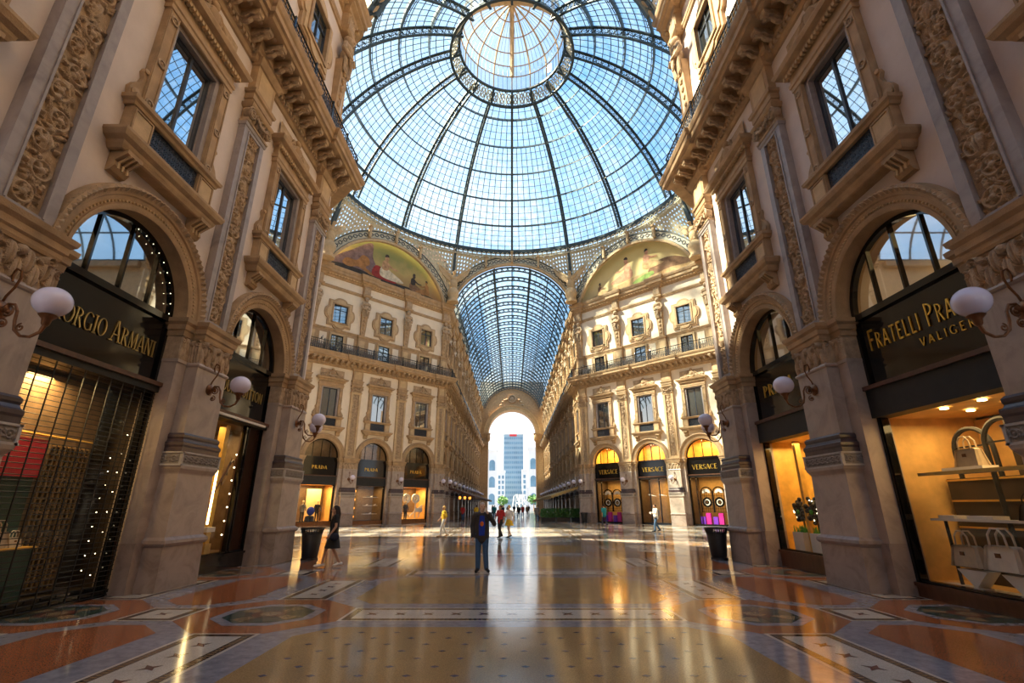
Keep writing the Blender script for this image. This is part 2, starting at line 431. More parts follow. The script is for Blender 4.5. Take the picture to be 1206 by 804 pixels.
def make_pilaster():
    k = []
    m = MB().use('granite_plinth')
    m.box(-.70, .70, -.3, .58, 0, .88, .02)
    m.mould(upath(.66, -.2, .54), [(0, .86), (.05, .88), (.08, .93), (.07, .99), (.02, 1.03), (0, 1.05)])
    m.use('marble_pier'); m.box(-.66, .66, -.3, .54, 1.03, 2.36, .03)
    m.mould(upath(.62, -.2, .50), [(0, 2.3), (.02, 2.36), (.07, 2.44), (.08, 2.5), (0, 2.5)])
    k.append(('pedestal', m.mesh('pedestal')))
    m = MB().use('band_white')
    m.box(-.71, .71, -.3, .555, 2.5, 2.80)
    m.mould(upath(.71, -.2, .555), [(0, 2.50), (.025, 2.50), (.025, 2.535), (0, 2.535)]); m.mould(upath(.71, -.2, .555), [(0, 2.765), (.025, 2.765), (.025, 2.80), (0, 2.80)])
    for s in (-1, 1): m.box(s * .69 - .025, s * .69 + .025, .55, .58, 2.5, 2.8)
    m.use('band_ground'); relief(m, -.66, .66, 2.54, 2.76, .557, .03, 100, 18, 5, 'band')
    for s in (-1, 1): relief(m, .05, .52, 2.54, 2.76, 0, .03, 36, 18, 6, 'band', (s * .712, s))
    k.append(('carved_band', m.mesh('carved_band')))
    m = MB().use('dark_marble')
    m.mould(upath(.60, -.2, .42), [(0, 2.80), (.10, 2.80), (.10, 2.90), (.115, 2.94), (.115, 3.0), (.08, 3.03), (.06, 3.08), (.075, 3.12), (.075, 3.17), (.04, 3.21), (0, 3.21)]); m.box(-.6, .6, -.2, .42, 2.8, 3.2)
    k.append(('base_moulding', m.mesh('base_moulding')))
    m = MB().use('marble_pier')
    m.box(-.58, .58, -.2, .40, 3.2, 4.86)
    m.mould(upath(.58, -.2, .40), [(0, 4.74), (.03, 4.76), (.045, 4.79), (.03, 4.82), (0, 4.84)])
    k.append(('shaft', m.mesh('shaft')))
    m = MB().use('stone_carved')
    m.box(-.55, .55, -.2, .37, 4.82, 5.42)
    relief(m, -.57, .57, 4.82, 5.42, .372, .11, 90, 46, 11, 'acanthus')
    for s in (-1, 1): relief(m, -.02, .37, 4.82, 5.42, 0, .09, 30, 46, 12, 'acanthus', (s * .552, s))
    k.append(('carved_capital', m.mesh('carved_capital')))
    m = MB().use('stone')
    m.mould(upath(.56, -.25, .38), [(-.2, 5.40), (.03, 5.40), (.05, 5.45), (.05, 5.52), (.09, 5.55), (.09, 5.66), (.15, 5.72), (.17, 5.81), (.02, 5.84), (-.3, 5.84)])
    m.box(-.58, .58, -.3, .36, 5.4, 5.82)
    k.append(('impost', m.mesh('impost')))
    for s in (-1, 1):   # flat strip beside the pier that carries the arch
        m = MB().use('granite_plinth'); a, b = sorted((s * .6, s * .93))
        m.box(a, b, -.5, .16, 0, .95); m.use('marble_pier'); m.box(a, b, -.5, .13, .95, 4.86)
        m.use('stone_carved'); m.box(a, b, -.5, .12, 4.84, 5.42); relief(m, min(s * .60, s * .93), max(s * .6, s * .93), 4.84, 5.42, .122, .05, 24, 40, 15, 'acanthus')
        m.use('marble_pier'); m.box(a - .01, b + .01, -.5, .155, 4.78, 4.85)
        m.use('stone'); pth = [(s * .93, -.5), (s * .93, .13), (s * .5, .13)]
        if s < 0: pr = 1
        if s > 0: pth = pth[::-1]
        m.mould(pth, [(-.05, 5.40), (.03, 5.40), (.04, 5.52), (.07, 5.55), (.07, 5.66), (.12, 5.72), (.13, 5.81), (0, 5.83), (-.05, 5.83)]); m.box(a, b, -.5, .13, 5.4, 5.82)
        k.append(('side_strip', m.mesh('side_strip')))
    m = MB().use('marble_frame')
    for a, b in ((-.52, -.31), (.31, .52)): m.box(a, b, -.05, .20, 5.82, 12.0)
    m.box(-.31, .31, -.05, .20, 5.82, 6.05); m.box(-.31, .31, -.05, .20, 11.82, 12.0)
    for s in (-1, 1): m.box(s * .315 - .02, s * .315 + .02, .2, .225, 6.03, 11.84)
    m.mould(upath(.52, 0, .2), [(0, 11.9), (.03, 11.92), (.05, 12.0), (0, 12.0)])
    k.append(('frame', m.mesh('frame')))
    m = MB().use('stone_carved'); m.box(-.32, .32, -.05, .11, 6.0, 11.9); relief(m, -.31, .31, 6.04, 11.84, .112, .10, 44, 360, 21, 'scroll')
    k.append(('relief_panel', m.mesh('relief_panel', smooth=60)))
    m = MB().use('stone_carved')
    m.box(-.50, .50, -.05, .22, 12.0, 12.55); m.mould(upath(.5, 0, .22), [(0, 12.0), (.05, 12.02), (.06, 12.07), (.03, 12.1), (0, 12.1)])
    relief(m, -.30, .30, 12.08, 12.5, .222, .12, 40, 30, 31, 'acanthus')
    for s in (-1, 1):
        for fx in range(2):
            sp = []
            for i in range(26):
                t = i / 25; a = t * 4.2 * PI; r = .185 * (1 - .82 * t)
                sp.append((s * (.44) + s * r * math.sin(a), .30 + .0 * i, 12.36 + r * math.cos(a)))
            if fx == 0: m.tube(sp, .026, 5)
        m.lathe([(0, -.12), (.155, -.12), (.17, -.08), (.17, .07), (0, .08)], (s * .44, .20, 12.36), 16, 'y')
        m.lathe([(0, 0), (.05, 0), (.03, .06), (0, .07)], (s * .44, .29, 12.36), 8, 'y')
    for i in range(9):   # egg row between the volutes
        a = -1 + 2 * i / 8; m.ball((a * .26, .36, 12.30 - .10 * (1 - a * a)), .05, (1, 1, 1.2), 6, 4)
    m.use('stone'); m.mould(upath(.52, 0, .26), [(-.05, 12.52), (.02, 12.52), (.08, 12.58), (.09, 12.66), (0, 12.66), (-.05, 12.66)]); m.box(-.5, .5, -.05, .25, 12.5, 12.66)
    k.append(('volute_capital', m.mesh('volute_capital', smooth=True)))
    m = MB().use('stone')
    m.mould(upath(.50, 0, .22), [(0, 12.64), (.02, 12.66), (.02, 12.82), (.05, 12.84), (.05, 13.02), (.10, 13.06), (.12, 13.16), (0, 13.2)])
    m.box(-.50, .50, -.05, .22, 12.64, 14.3); m.use('stone_light'); m.box(-.36, .36, .2, .235, 13.32, 14.05)
    m.use('stone'); m.mould(upath(.5, 0, .22), [(0, 14.1), (.05, 14.12), (.10, 14.2), (.16, 14.3), (0, 14.3)])
    k.append(('entablature_block', m.mesh('entablature_block')))
    return k

def make_upper_pilaster():
    """herm figure on the upper storey"""
    k = []
    m = MB().use('stone'); m.box(-.42, .42, -.1, .22, 15.4, 17.75); m.box(-.46, .46, -.1, .26, 15.4, 15.7)
    m.mould(upath(.42, -.1, .22), [(0, 17.55), (.04, 17.58), (.09, 17.7), (.10, 17.82), (0, 17.82)])
    m.use('stone_light'); m.box(-.28, .28, .2, .24, 15.95, 17.3)
    k.append(('plinth', m.mesh('plinth')))
    m = MB().use('stone')
    vs = [(-.22, -.1, 17.8), (.22, -.1, 17.8), (.22, .22, 17.8), (-.22, .22, 17.8), (-.36, -.1, 20.4), (.36, -.1, 20.4), (.36, .34, 20.4), (-.36, .34, 20.4)]
    m.add(vs, [(0, 3, 2, 1), (4, 5, 6, 7), (0, 1, 5, 4), (1, 2, 6, 5), (2, 3, 7, 6), (3, 0, 4, 7)])
    for i in range(5): m.ball((0, .24 + .022 * i, 18.2 + .42 * i), .12 + .012 * i, (1, .6, 1.3), 8, 5)
    k.append(('tapered_shaft', m.mesh('tapered_shaft')))
    m = MB().use('stone_carved')
    m.ball((0, .30, 20.75), .36, (1.05, .75, 1.1), 12, 8); m.ball((0, .32, 21.25), .36, (1.12, .7, .75), 12, 8)
    m.ball((0, .38, 21.72), .21, (.95, 1, 1.2), 12, 8); m.ball((0, .30, 21.80), .25, (1, .9, 1), 10, 6); m.ball((0, .58, 21.70), .05, (1, 1, 1.2), 6, 4)
    for s in (-1, 1):
        m.tube([(s * .34, .34, 21.35), (s * .46, .36, 20.95), (s * .30, .56, 20.62), (s * .05, .62, 20.66)], [.12, .11, .09, .07], 8)
        for i in range(4): m.tube([(s * (.34 - .06 * i), .52, 20.95 - .1 * i), (0, .60, 20.45 - .13 * i)], .045, 5)
    for i in range(7): m.tube([(-.36 + .12 * i, .42, 20.5), (-.30 + .1 * i, .40, 19.8)], [.07, .04], 5)
    k.append(('bust', m.mesh('bust', smooth=True)))
    m = MB().use('stone')
    m.mould(upath(.36, -.1, .30), [(0, 22.0), (.06, 22.02), (.14, 22.12), (.16, 22.26), (0, 22.3)]); m.box(-.38, .38, -.1, .32, 22.0, 23.3)
    m.use('stone_carved'); relief(m, -.34, .34, 22.34, 23.2, .322, .08, 24, 24, 41, 'acanthus')
    k.append(('bracket', m.mesh('bracket')))
    return k

def make_arch():
    m = MB().use('stone')
    # moulded archivolt: bands of growing radius
    def ring(prof, n=40, mt='stone'):
        m.use(mt); vs = []; kk = len(prof)
        for i in range(n + 1):
            a = PI * i / n; c_, s_ = math.cos(a), math.sin(a)
            for r, w in prof: vs.append((r * c_, w, 5.82 + r * s_))
        m.add(vs, [(i * kk + a, i * kk + a + 1, i * kk + kk + a + 1, i * kk + kk + a) for i in range(n) for a in range(kk - 1)])
    ring([(1.60, -.5), (1.60, .09), (1.66, .12), (1.70, .12), (1.70, .10), (1.86, .13), (1.88, .17), (1.93, .18), (1.95, .20), (2.0, .24), (2.06, .22), (2.08, .1), (2.08, -.02)])
    k = [('archivolt', m.mesh('archivolt', smooth=True))]
    m = MB().use('stone_light')
    for i in range(62):
        a = PI * (i + .5) / 62; m.ball((1.755 * math.cos(a), .115, 5.82 + 1.755 * math.sin(a)), .030, (1, 1, 1), 6, 4)
    k.append(('bead_row', m.mesh('bead_row')))
    m = MB().use('stone_carved')
    for i in range(46):
        a = PI * (i + .5) / 46; r0, r1 = 1.94, 2.07; d = .032
        vs = []
        for rr, ww, dd in ((1.93, .19, d), (2.0, .275, d * .9), (2.075, .19, d * .35)):
            for sg in (-1, 1): vs.append((rr * math.cos(a + sg * dd), ww - .03, 5.82 + rr * math.sin(a + sg * dd)))
            vs.append((rr * math.cos(a), ww + .012, 5.82 + rr * math.sin(a)))
        m.add(vs, [(0, 2, 5, 3), (2, 1, 4, 5), (3, 5, 8, 6), (5, 4, 7, 8)])
    k.append(('leaf_row', m.mesh('leaf_row')))
    return k

def fret_panel(m, u0, u1, z0, z1, w, r=.010, cell=.13):
    """wrought scrollwork"""
    nu = max(1, round((u1 - u0) / cell)); nz = max(1, round((z1 - z0) / cell)); cu = (u1 - u0) / nu; cz = (z1 - z0) / nz
    for i in range(nu):
        for j in range(nz):
            x, z = u0 + cu * (i + .5), z0 + cz * (j + .5)
            m.archband(x, z, min(cu, cz) * .30, min(cu, cz) * .46, w - r, w + r, 0, 2 * PI, 8)
            if (i + j) % 2: m.bar((x - cu / 2, w, z - cz / 2), (x + cu / 2, w, z + cz / 2), 2 * r, 2 * r)
            else: m.bar((x - cu / 2, w, z + cz / 2), (x + cu / 2, w, z - cz / 2), 2 * r, 2 * r)
    for i in range(nu + 1): m.bar((u0 + cu * i, w, z0), (u0 + cu * i, w, z1), 2 * r, 2 * r)
    for z in (z0, z1): m.bar((u0, w, z), (u1, w, z), .03, .03)

def make_window(detail=True, pane='pane_dark'):
    k = []
    m = MB().use('stone')
    for s in (-1, 1):
        a, b = sorted((s * .74, s * 1.0)); m.box(a, b, -.05, .15, 9.42, 12.2)
        for a2 in (.755, .965): a, b = sorted((s * a2, s * (a2 + .025))); m.box(a, b, .1, .175, 9.5, 12.15)
        # scroll bracket outside the jamb
        pts = [(s * .98, 10.35), (s * 1.06, 10.33), (s * 1.09, 10.22), (s * 1.04, 10.1), (s * 1.08, 9.95), (s * 1.18, 9.82), (s * 1.25, 9.66), (s * 1.22, 9.48), (s * .98, 9.44)]
        m.prism(pts, -.02, .10)
        m.lathe([(0, 0), (.10, 0), (.11, .03), (.05, .04), (0, .06)], (s * 1.12, .10, 9.60), 12, 'y'); m.lathe([(0, 0), (.05, 0), (.055, .03), (0, .04)], (s * 1.04, .10, 10.27), 10, 'y')
    m.use('stone_carved')
    for s in (-1, 1):
        for z in (9.62, 10.72, 11.98):
            m.archband(s * .87, z, .065, .10, .14, .19, 0, 2 * PI, 14); m.ball((s * .87, .16, z), .035, n=8, m=5)
            for q in range(6): m.ball((s * .87 + .05 * math.cos(q * PI / 3), .155, z + .05 * math.sin(q * PI / 3)), .022, n=5, m=4)
    k.append(('surround', m.mesh('surround', smooth=True)))
    m = MB().use('stone')
    m.mould(upath(1.16, -.05, .20), [(0, 9.26), (.03, 9.27), (.05, 9.33), (.10, 9.37), (.11, 9.45), (0, 9.46)]); m.box(-1.16, 1.16, -.1, .2, 9.28, 9.46)
    for s in (-1, 1):
        a, b = sorted((s * .66, s * 1.14)); m.box(a, b, -.05, .20, 8.5, 9.3)
        a, b = sorted((s * .72, s * 1.08)); m.use('stone_light'); m.box(a, b, .2, .215, 8.62, 9.18); m.use('stone')
        for a2 in (.69, 1.09): a, b = sorted((s * a2, s * (a2 + .03))); m.box(a, b, .19, .235, 8.58, 9.22)
        for z in (8.57, 9.19): a, b = sorted((s * .69, s * 1.12)); m.box(a, b, .19, .235, z, z + .03)
    m.mould(upath(1.18, -.05, .26), [(0, 8.14), (.04, 8.16), (.08, 8.24), (.09, 8.30), (.17, 8.36), (.21, 8.46), (.21, 8.52), (.05, 8.56), (0, 8.56)]); m.box(-1.18, 1.18, -.05, .26, 8.16, 8.56)
    k.append(('sill_pedestal', m.mesh('sill_pedestal')))
    for s in (-1, 1):
        m = MB().use('stone'); pr = [(0, 7.72), (.10, 7.74), (.17, 7.84), (.14, 7.95), (.24, 8.02), (.36, 8.10), (.36, 8.18), (0, 8.18)]
        m.prism(pr, s * .98 - .16, s * .98 + .16, 'x')
        for q in (-.09, 0, .09): m.use('stone_light'); m.tube([(s * .98 + q, .175, 7.80), (s * .98 + q, .17, 7.93), (s * .98 + q, .37, 8.09)], .022, 5)
        k.append(('console', m.mesh('console')))
    m = MB().use('iron')
    fret_panel(m, -.64, .64, 8.58, 9.26, .12, .013, .115)
    m.use('black'); m.box(-.66, .66, .03, .06, 8.55, 9.28)
    k.append(('balustrade', m.mesh('balustrade')))
    m = MB().use('marble_frame')
    for s in (-1, 1):
        a, b = sorted((s * .62, s * .76)); m.box(a, b, -.42, .06, 9.42, 12.2); a, b = sorted((s * .60, s * .65)); m.box(a, b, -.42, -.05, 9.42, 12.2)
    m.box(-.76, .76, -.42, .06, 12.1, 12.24)
    k.append(('reveal', m.mesh('reveal')))
    m = MB().use('iron')
    for x in (-.57, 0, .57): m.box(x - .03, x + .03, -.16, -.08, 9.44, 12.1)
    for z in (9.46, 12.06): m.box(-.6, .6, -.16, -.08, z - .04, z + .04)
    f = ('sash', m.mesh('sash')); m = MB().use(pane); m.box(-.6, .6, -.14, -.12, 9.44, 12.1)
    k.append((f[0], f[1], [('pane', m.mesh('pane'))]))
    m = MB().use('stone')
    m.mould(upath(1.0, -.05, .15), [(0, 12.18), (.03, 12.2), (.03, 12.32), (.06, 12.35), (.06, 12.46), (.02, 12.48), (.02, 12.72), (.10, 12.76), (.12, 12.84), (.26, 12.88), (.30, 12.98), (.30, 13.02), (0, 13.04)]); m.box(-1, 1, -.05, .15, 12.2, 13.03)
    m.use('stone_light')
    for i in range(22): x = -1.06 + 2.12 * i / 21; m.box(x - .03, x + .03, .2, .30, 12.66, 12.76)
    k.append(('entablature', m.mesh('entablature')))
    m = MB().use('stone_carved'); relief(m, -1.0, 1.0, 13.03, 13.85, .06, .16, 70, 40, 51, 'cartouche')
    m.use('stone')
    for s in (-1, 1):
        pts = [(s * 1.15, .10, 13.06), (s * .95, .12, 13.10), (s * .7, .12, 13.24), (s * .45, .12, 13.46), (s * .25, .12, 13.70)]; m.tube(pts, [.07, .06, .055, .05, .05], 6)
        m.lathe([(0, 0), (.09, 0), (.10, .04), (0, .07)], (s * .22, .08, 13.74), 10, 'y')
    m.ball((0, .12, 13.86), .13, (1, .7, 1), 10, 6); m.ball((0, .14, 13.52), .20, (1, .5, 1.2), 10, 6)
    k.append(('pediment', m.mesh('pediment', smooth=True)))
    for e in k:   # the real windows are a little broader
        for me in [e[1]] + [q[1] for q in (e[2] if len(e) > 2 else [])]: me.transform(Matrix.Scale(1.17, 4, (1, 0, 0)))
    return k

def quatre(hu, hz, r, n=8):
    """lobed outline in (u,z): square with a round lobe on each side"""
    P = []
    for cx, cz, a0 in ((hu, 0, -PI / 2), (0, hz, 0), (-hu, 0, PI / 2), (0, -hz, PI)):
        P_ = [(cx + r * math.cos(a0 + PI * i / n) * (1 if cx == 0 else .55), cz + r * math.sin(a0 + PI * i / n) * (1 if cz == 0 else .55)) for i in range(n + 1)]
        P += P_
        ca = a0 + PI + (-PI / 4 * 0)
    # corners between lobes
    out = []
    L = n + 1
    cor = [(hu, hz), (-hu, hz), (-hu, -hz), (hu, -hz)]
    for i in range(4):
        out += P[i * L:(i + 1) * L]; out.append(cor[i])
    return out
def make_oct_window(pane='pane_far'):
    k = []
    def frame(hu, hz, r, w0, w1, m, hole):
        o = quatre(hu, hz, r); vs = [(u, w0, z + 19.5) for u, z in o] + [(u, w1, z + 19.5) for u, z in o]; n = len(o)
        hs = []
        for u, z in o:   # inner square, same direction from the centre
            q = max(abs(u) / hole[0], abs(z) / hole[1]); hs.append((u / q, z / q))
        vs += [(u, w1, z + 19.5) for u, z in hs] + [(u, w0, z + 19.5) for u, z in hs]
        fs = []
        for a in range(3):
            for i in range(n): j = (i + 1) % n; fs.append((a * n + i, a * n + j, a * n + n + j, a * n + n + i))
        m.add(vs, fs)
    m = MB().use('stone'); frame(1.22, 1.32, .62, 0, .14, m, (.86, 1.02)); m.use('stone_light'); frame(1.08, 1.18, .5, .1, .20, m, (.86, 1.02))
    k.append(('surround', m.mesh('surround')))
    m = MB().use('stone')
    for s in (-1, 1): a, b = sorted((s * .72, s * .88)); m.box(a, b, -.02, .26, 18.46, 20.54)
    for z in (18.46, 20.42): m.box(-.88, .88, -.02, .26, z, z + .12)
    k.append(('inner_frame', m.mesh('inner_frame')))
    m = MB().use('iron'); m.box(-.03, .03, .04, .10, 18.56, 20.44)
    for s in (-1, 1): m.box(s * .69 - .03, s * .69 + .03, .04, .1, 18.56, 20.44)
    for z in (18.6, 19.9, 20.4): m.box(-.72, .72, .04, .1, z - .03, z + .03)
    p = MB().use(pane); p.box(-.72, .72, .02, .05, 18.56, 20.44)
    k.append(('sash', m.mesh('sash'), [('pane', p.mesh('pane'))]))
    return k
def make_mezz_window(pane='pane_far'):
    k = []
    m = MB().use('stone_light')
    for s in (-1, 1): a, b = sorted((s * .62, s * .80)); m.box(a, b, 0, .14, 15.4, 17.4)
    m.box(-.8, .8, 0, .14, 17.3, 17.5); m.use('plaster_pale')
    for s in (-1, 1): a, b = sorted((s * 1.05, s * 1.75)); m.box(a, b, 0, .08, 16.15, 17.35)
    k.append(('surround', m.mesh('surround')))
    m = MB().use('black')
    for x in (-.58, 0, .58): m.box(x - .035, x + .035, .03, .10, 15.4, 17.3)
    m.box(-.6, .6, .03, .1, 17.2, 17.3); p = MB().use(pane); p.box(-.62, .62, .02, .05, 15.4, 17.3)
    k.append(('sash', m.mesh('sash'), [('pane', p.mesh('pane'))]))
    return k

def make_lamp(double=False):
    """wrought scroll bracket with a milk glass globe; grows along +w from the pier face"""
    k = []
    m = MB().use('bronze'); m.lathe([(0, 0), (.13, 0), (.14, .02), (.10, .05), (.05, .07), (.045, .12), (.07, .14), (.0, .17)], (0, 0, 4.05), 14, 'y')
    k.append(('wall_plate', m.mesh('wall_plate', smooth=True)))
    m = MB().use('bronze')
    arm = [(0, .05, 4.50), (0, .02, 4.62), (0, .06, 4.70), (0, .14, 4.66), (0, .16, 4.55), (0, .12, 4.40), (0, .04, 4.26), (0, .0, 4.12)]
    m.tube(arm, .017, 6)
    m.tube([(0, .04, 4.05), (0, .12, 4.14), (0, .22, 4.13), (0, .28, 4.02), (0, .29, 3.88), (0, .33, 3.74), (0, .44, 3.65), (0, .58, 3.64), (0, .70, 3.71), (0, .74, 3.82)], [.02, .02, .02, .022, .022, .022, .022, .022, .024, .03], 7)
    def spiral(c, r, t, d): return [(0, c[0] + d * r * (1 - .8 * i / 18) * math.sin(i / 18 * t), c[1] + r * (1 - .8 * i / 18) * math.cos(i / 18 * t)) for i in range(19)]
    m.tube(spiral((.14, 4.02), .09, 9, 1), .014, 5); m.tube(spiral((.12, 3.84), .07, 9, 1), .013, 5); m.tube(spiral((.40, 3.78), .06, 8, -1), .012, 5)
    m.ball((0, .14, 4.02), .035, n=8, m=5); m.ball((0, .12, 3.84), .03, n=8, m=5)
    k.append(('bracket', m.mesh('bracket', smooth=True)))
    m = MB().use('bronze'); m.lathe([(.03, 0), (.05, .03), (.06, .1), (.10, .14), (.115, .16), (.10, .17), (0, .17)], (0, .74, 3.80), 14)
    k.append(('cup', m.mesh('cup', smooth=True)))
    m = MB().use('globe'); m.ball((0, .74, 4.17), .23, (1, 1, .94), 28, 18)
    k.append(('globe', m.mesh('globe', smooth=True)))
    return k

# ------------------------------------------------------------------ lettering drawn with strokes
def glyph(ch, serif, w=None):
    T_, t_ = (.15, .05) if serif else (.11, .11)
    L = []   # (points, thickness) ; arcs as ('a', cx, cy, rx, ry, a0, a1)
    D = {
        'A': (.78, [((.06, 0), (.37, 1), t_), ((.41, 1), (.72, 0), T_), ((.17, .33), (.6, .33), t_)], [(.06, 0), (.72, 0)]),
        'D': (.80, [((.14, 0), (.14, 1), T_), ('a', .14, .5, .56, .5, -PI / 2, PI / 2)], [(.14, 0), (.14, 1)]),
        'E': (.62, [((.13, 0), (.13, 1), T_), ((.13, .97), (.55, .97), t_), ((.13, .52), (.45, .52), t_), ((.13, .03), (.57, .03), t_)], [(.13, 0)]),
        'F': (.58, [((.13, 0), (.13, 1), T_), ((.13, .97), (.55, .97), t_), ((.13, .52), (.45, .52), t_)], [(.13, 0)]),
        'G': (.82, [('a', .43, .5, .38, .5, PI * .22, PI * 1.72), ((.70, .06), (.70, .42), T_), ((.5, .42), (.78, .42), t_)], []),
        'I': (.30, [((.15, 0), (.15, 1), T_)], [(.15, 0), (.15, 1)]),
        'L': (.58, [((.13, 0), (.13, 1), T_), ((.13, .03), (.54, .03), t_)], [(.13, 0), (.13, 1)]),
        'M': (.96, [((.12, 0), (.16, 1), t_), ((.18, 1), (.48, .05), T_), ((.48, .05), (.78, 1), t_), ((.80, 1), (.84, 0), T_)], [(.12, 0), (.84, 0)]),
        'N': (.82, [((.12, 0), (.12, 1), t_), ((.13, 1), (.69, 0), T_), ((.70, 0), (.70, 1), t_)], [(.12, 0), (.12, 1), (.7, 1)]),
        'O': (.86, [('a', .43, .5, .38, .5, 0, 2 * PI)], []),
        'P': (.64, [((.13, 0), (.13, 1), T_), ('a', .15, .73, .40, .26, -PI / 2, PI / 2)], [(.13, 0), (.13, 1)]),
        'R': (.74, [((.13, 0), (.13, 1), T_), ('a', .15, .74, .40, .25, -PI / 2, PI / 2), ((.34, .48), (.66, 0), T_)], [(.13, 0), (.13, 1)]),
        'S': (.58, [('a', .29, .74, .20, .25, PI * .1, PI * 1.5), ('a', .29, .26, .22, .25, -PI * .9, PI * .5)], []),
        'T': (.68, [((.34, 0), (.34, 1), T_), ((.05, .96), (.63, .96), t_)], [(.34, 0)]),
        'U': (.80, [((.13, 1), (.13, .36), T_), ('a', .40, .36, .27, .35, PI, 2 * PI), ((.67, .36), (.67, 1), t_)], [(.13, 1), (.67, 1)]),
        'V': (.76, [((.06, 1), (.37, 0), T_), ((.39, 0), (.70, 1), t_)], [(.06, 1), (.70, 1)]),
        'C': (.78, [('a', .43, .5, .37, .5, PI * .24, PI * 1.76)], []),
        ' ': (.36, [], []),
    }
    return D[ch], T_, t_
def lettering(text, size, w, matn, serif=True, narrow=1.0, gap=.10, z0=0.0, cx=0.0, depth=.03, bold=1.0):
    """text reads from +u to -u (left to right for someone facing the wall); one mesh"""
    m = MB().use(matn); x = 0; items = []
    sizes = size if isinstance(size, (list, tuple)) else [size] * len(text)
    for ch, sz in zip(text, sizes):
        (wd, st, sf), T_, t_ = glyph(ch, serif); items.append((x, sz, st, sf, T_, t_)); x += (wd + gap) * sz * narrow
    tot = x - gap * sizes[-1] * narrow
    def flat(pts):
        n = len(pts); vs = [(cx - (p[0] - tot / 2), w, z0 + p[1]) for p in pts] + [(cx - (p[0] - tot / 2), w + depth, z0 + p[1]) for p in pts]
        m.add(vs, [tuple(range(n)), tuple(range(2 * n - 1, n - 1, -1))] + [(i, (i + 1) % n, (i + 1) % n + n, i + n) for i in range(n)])
    for x0, sz, st, sf, T_, t_ in items:
        def P(a): return (x0 + a[0] * sz * narrow, a[1] * sz)
        for s_ in st:
            if s_[0] == 'a':
                _, ax, ay, rx, ry, a0, a1 = s_; n = 18
                for i in range(n):
                    q = []
                    for a, o in ((a0 + (a1 - a0) * i / n, 1), (a0 + (a1 - a0) * (i + 1) / n, 1)):
                        th = bold * (t_ + (T_ - t_) * math.cos(a) ** 2) / 2
                        q.append((P((ax + (rx - th - (0)) * math.cos(a), ay + (ry - th * 2 * 0 - th) * math.sin(a))), P((ax + (rx + th) * math.cos(a), ay + (ry + .0) * math.sin(a)))))
                    flat([q[0][0], q[0][1], q[1][1], q[1][0]])
            else:
                a, b, th = s_; th *= bold; dx, dy = b[0] - a[0], b[1] - a[1]; l = math.hypot(dx, dy); nx, ny = -dy / l * th / 2, dx / l * th / 2
                if abs(dx) < .3 or l > .8 and abs(dy) > .9: # upright strokes end flat on the line
                    hh = th / 2 * (l / abs(dy)) if abs(dy) > .01 else th / 2
                    flat([P((a[0] - hh, a[1])), P((a[0] + hh, a[1])), P((b[0] + hh, b[1])), P((b[0] - hh, b[1]))])
                else: flat([P((a[0] + nx, a[1] + ny)), P((a[0] - nx, a[1] - ny)), P((b[0] - nx, b[1] - ny)), P((b[0] + nx, b[1] + ny))])
        if serif:
            for sx_, sy_ in sf: y0 = 0 if sy_ < .5 else .955; flat([P((sx_ - .14, y0)), P((sx_ + .14, y0)), P((sx_ + .14, y0 + .045)), P((sx_ - .14, y0 + .045))])
    return m.mesh('lettering')
# ------------------------------------------------------------------ the sides of the place
W0, YN, YF = 7.75, 17.35, 53.0
YC = 35.15
class Side:
    def __init__(s, loc, rz, sgn): s.M = T(loc, rz); s.sgn = sgn; s.loc = loc; s.rz = rz
    def at(s, u, w=0, z=0, r=0): return s.M @ T((s.sgn * u, w, z), r)
o_ = .35 * S2
NL = Side((-W0, YN, 0), -PI / 2, 1); NR = Side((W0, YN, 0), PI / 2, -1)
DL = Side((-7.4 - o_, YF + o_, 0), -3 * PI / 4, 1); DR = Side((7.4 + o_, YF + o_, 0), 3 * PI / 4, -1)
AL = Side((-W0, YF, 0), -PI / 2, -1); AR = Side((W0, YF, 0), PI / 2, 1)
NB = [3.4, 8.45, 13.5]; NP = [.95, 5.95, 11.0, 16.05]
DB = [3.0, 8.1, 13.2]; DP = [.45, 5.55, 10.65, 15.75]
AB = [2.55 + BAY * i for i in range(12)]; AP = [.45] + [BAY * (i + 1) for i in range(12)]

def wall_mesh(side, bays, u0, u1, top=23.3, plast='plaster'):
    m = MB().use(plast); q = side.sgn
    def rect(a, b, z0, z1, w=0): 
        a, b = sorted((q * a, q * b)); m.add([(a, w, z0), (b, w, z0), (b, w, z1), (a, w, z1)], [(0, 1, 2, 3)])
    prev = u0
    for c in bays:
        rect(prev, c - 1.7, 0, 15.4); prev = c + 1.7
        n = 24; lo = [(q * c + 1.7 * math.cos(PI * i / n), 0, 5.82 + 1.7 * math.sin(PI * i / n)) for i in range(n + 1)]
        hi = [(p[0], 0, 9.42) for p in lo]
        m.add(lo + hi, [(i, i + 1, n + 2 + i, n + 1 + i) for i in range(n)])
        rect(c - 1.7, c - .73, 9.42, 12.15); rect(c + .73, c + 1.7, 9.42, 12.15); rect(c - 1.7, c + 1.7, 12.15, 15.4)
    rect(prev, u1, 0, 15.4); rect(u0, u1, 15.4, top, -.05)
    # the roof slab behind keeps daylight out of the rooms
    m.use('shop_dark'); a, b = sorted((q * u0, q * u1)); m.box(a, b, -5.2, -5.0, 0, top); m.box(a, b, -5.2, -.06, top - .15, top)
    m.box(a, b, -5.2, -.52, 15.2, 15.3); m.box(a, b, -5.2, -.52, 7.7, 7.8)
    return m.mesh('wall')
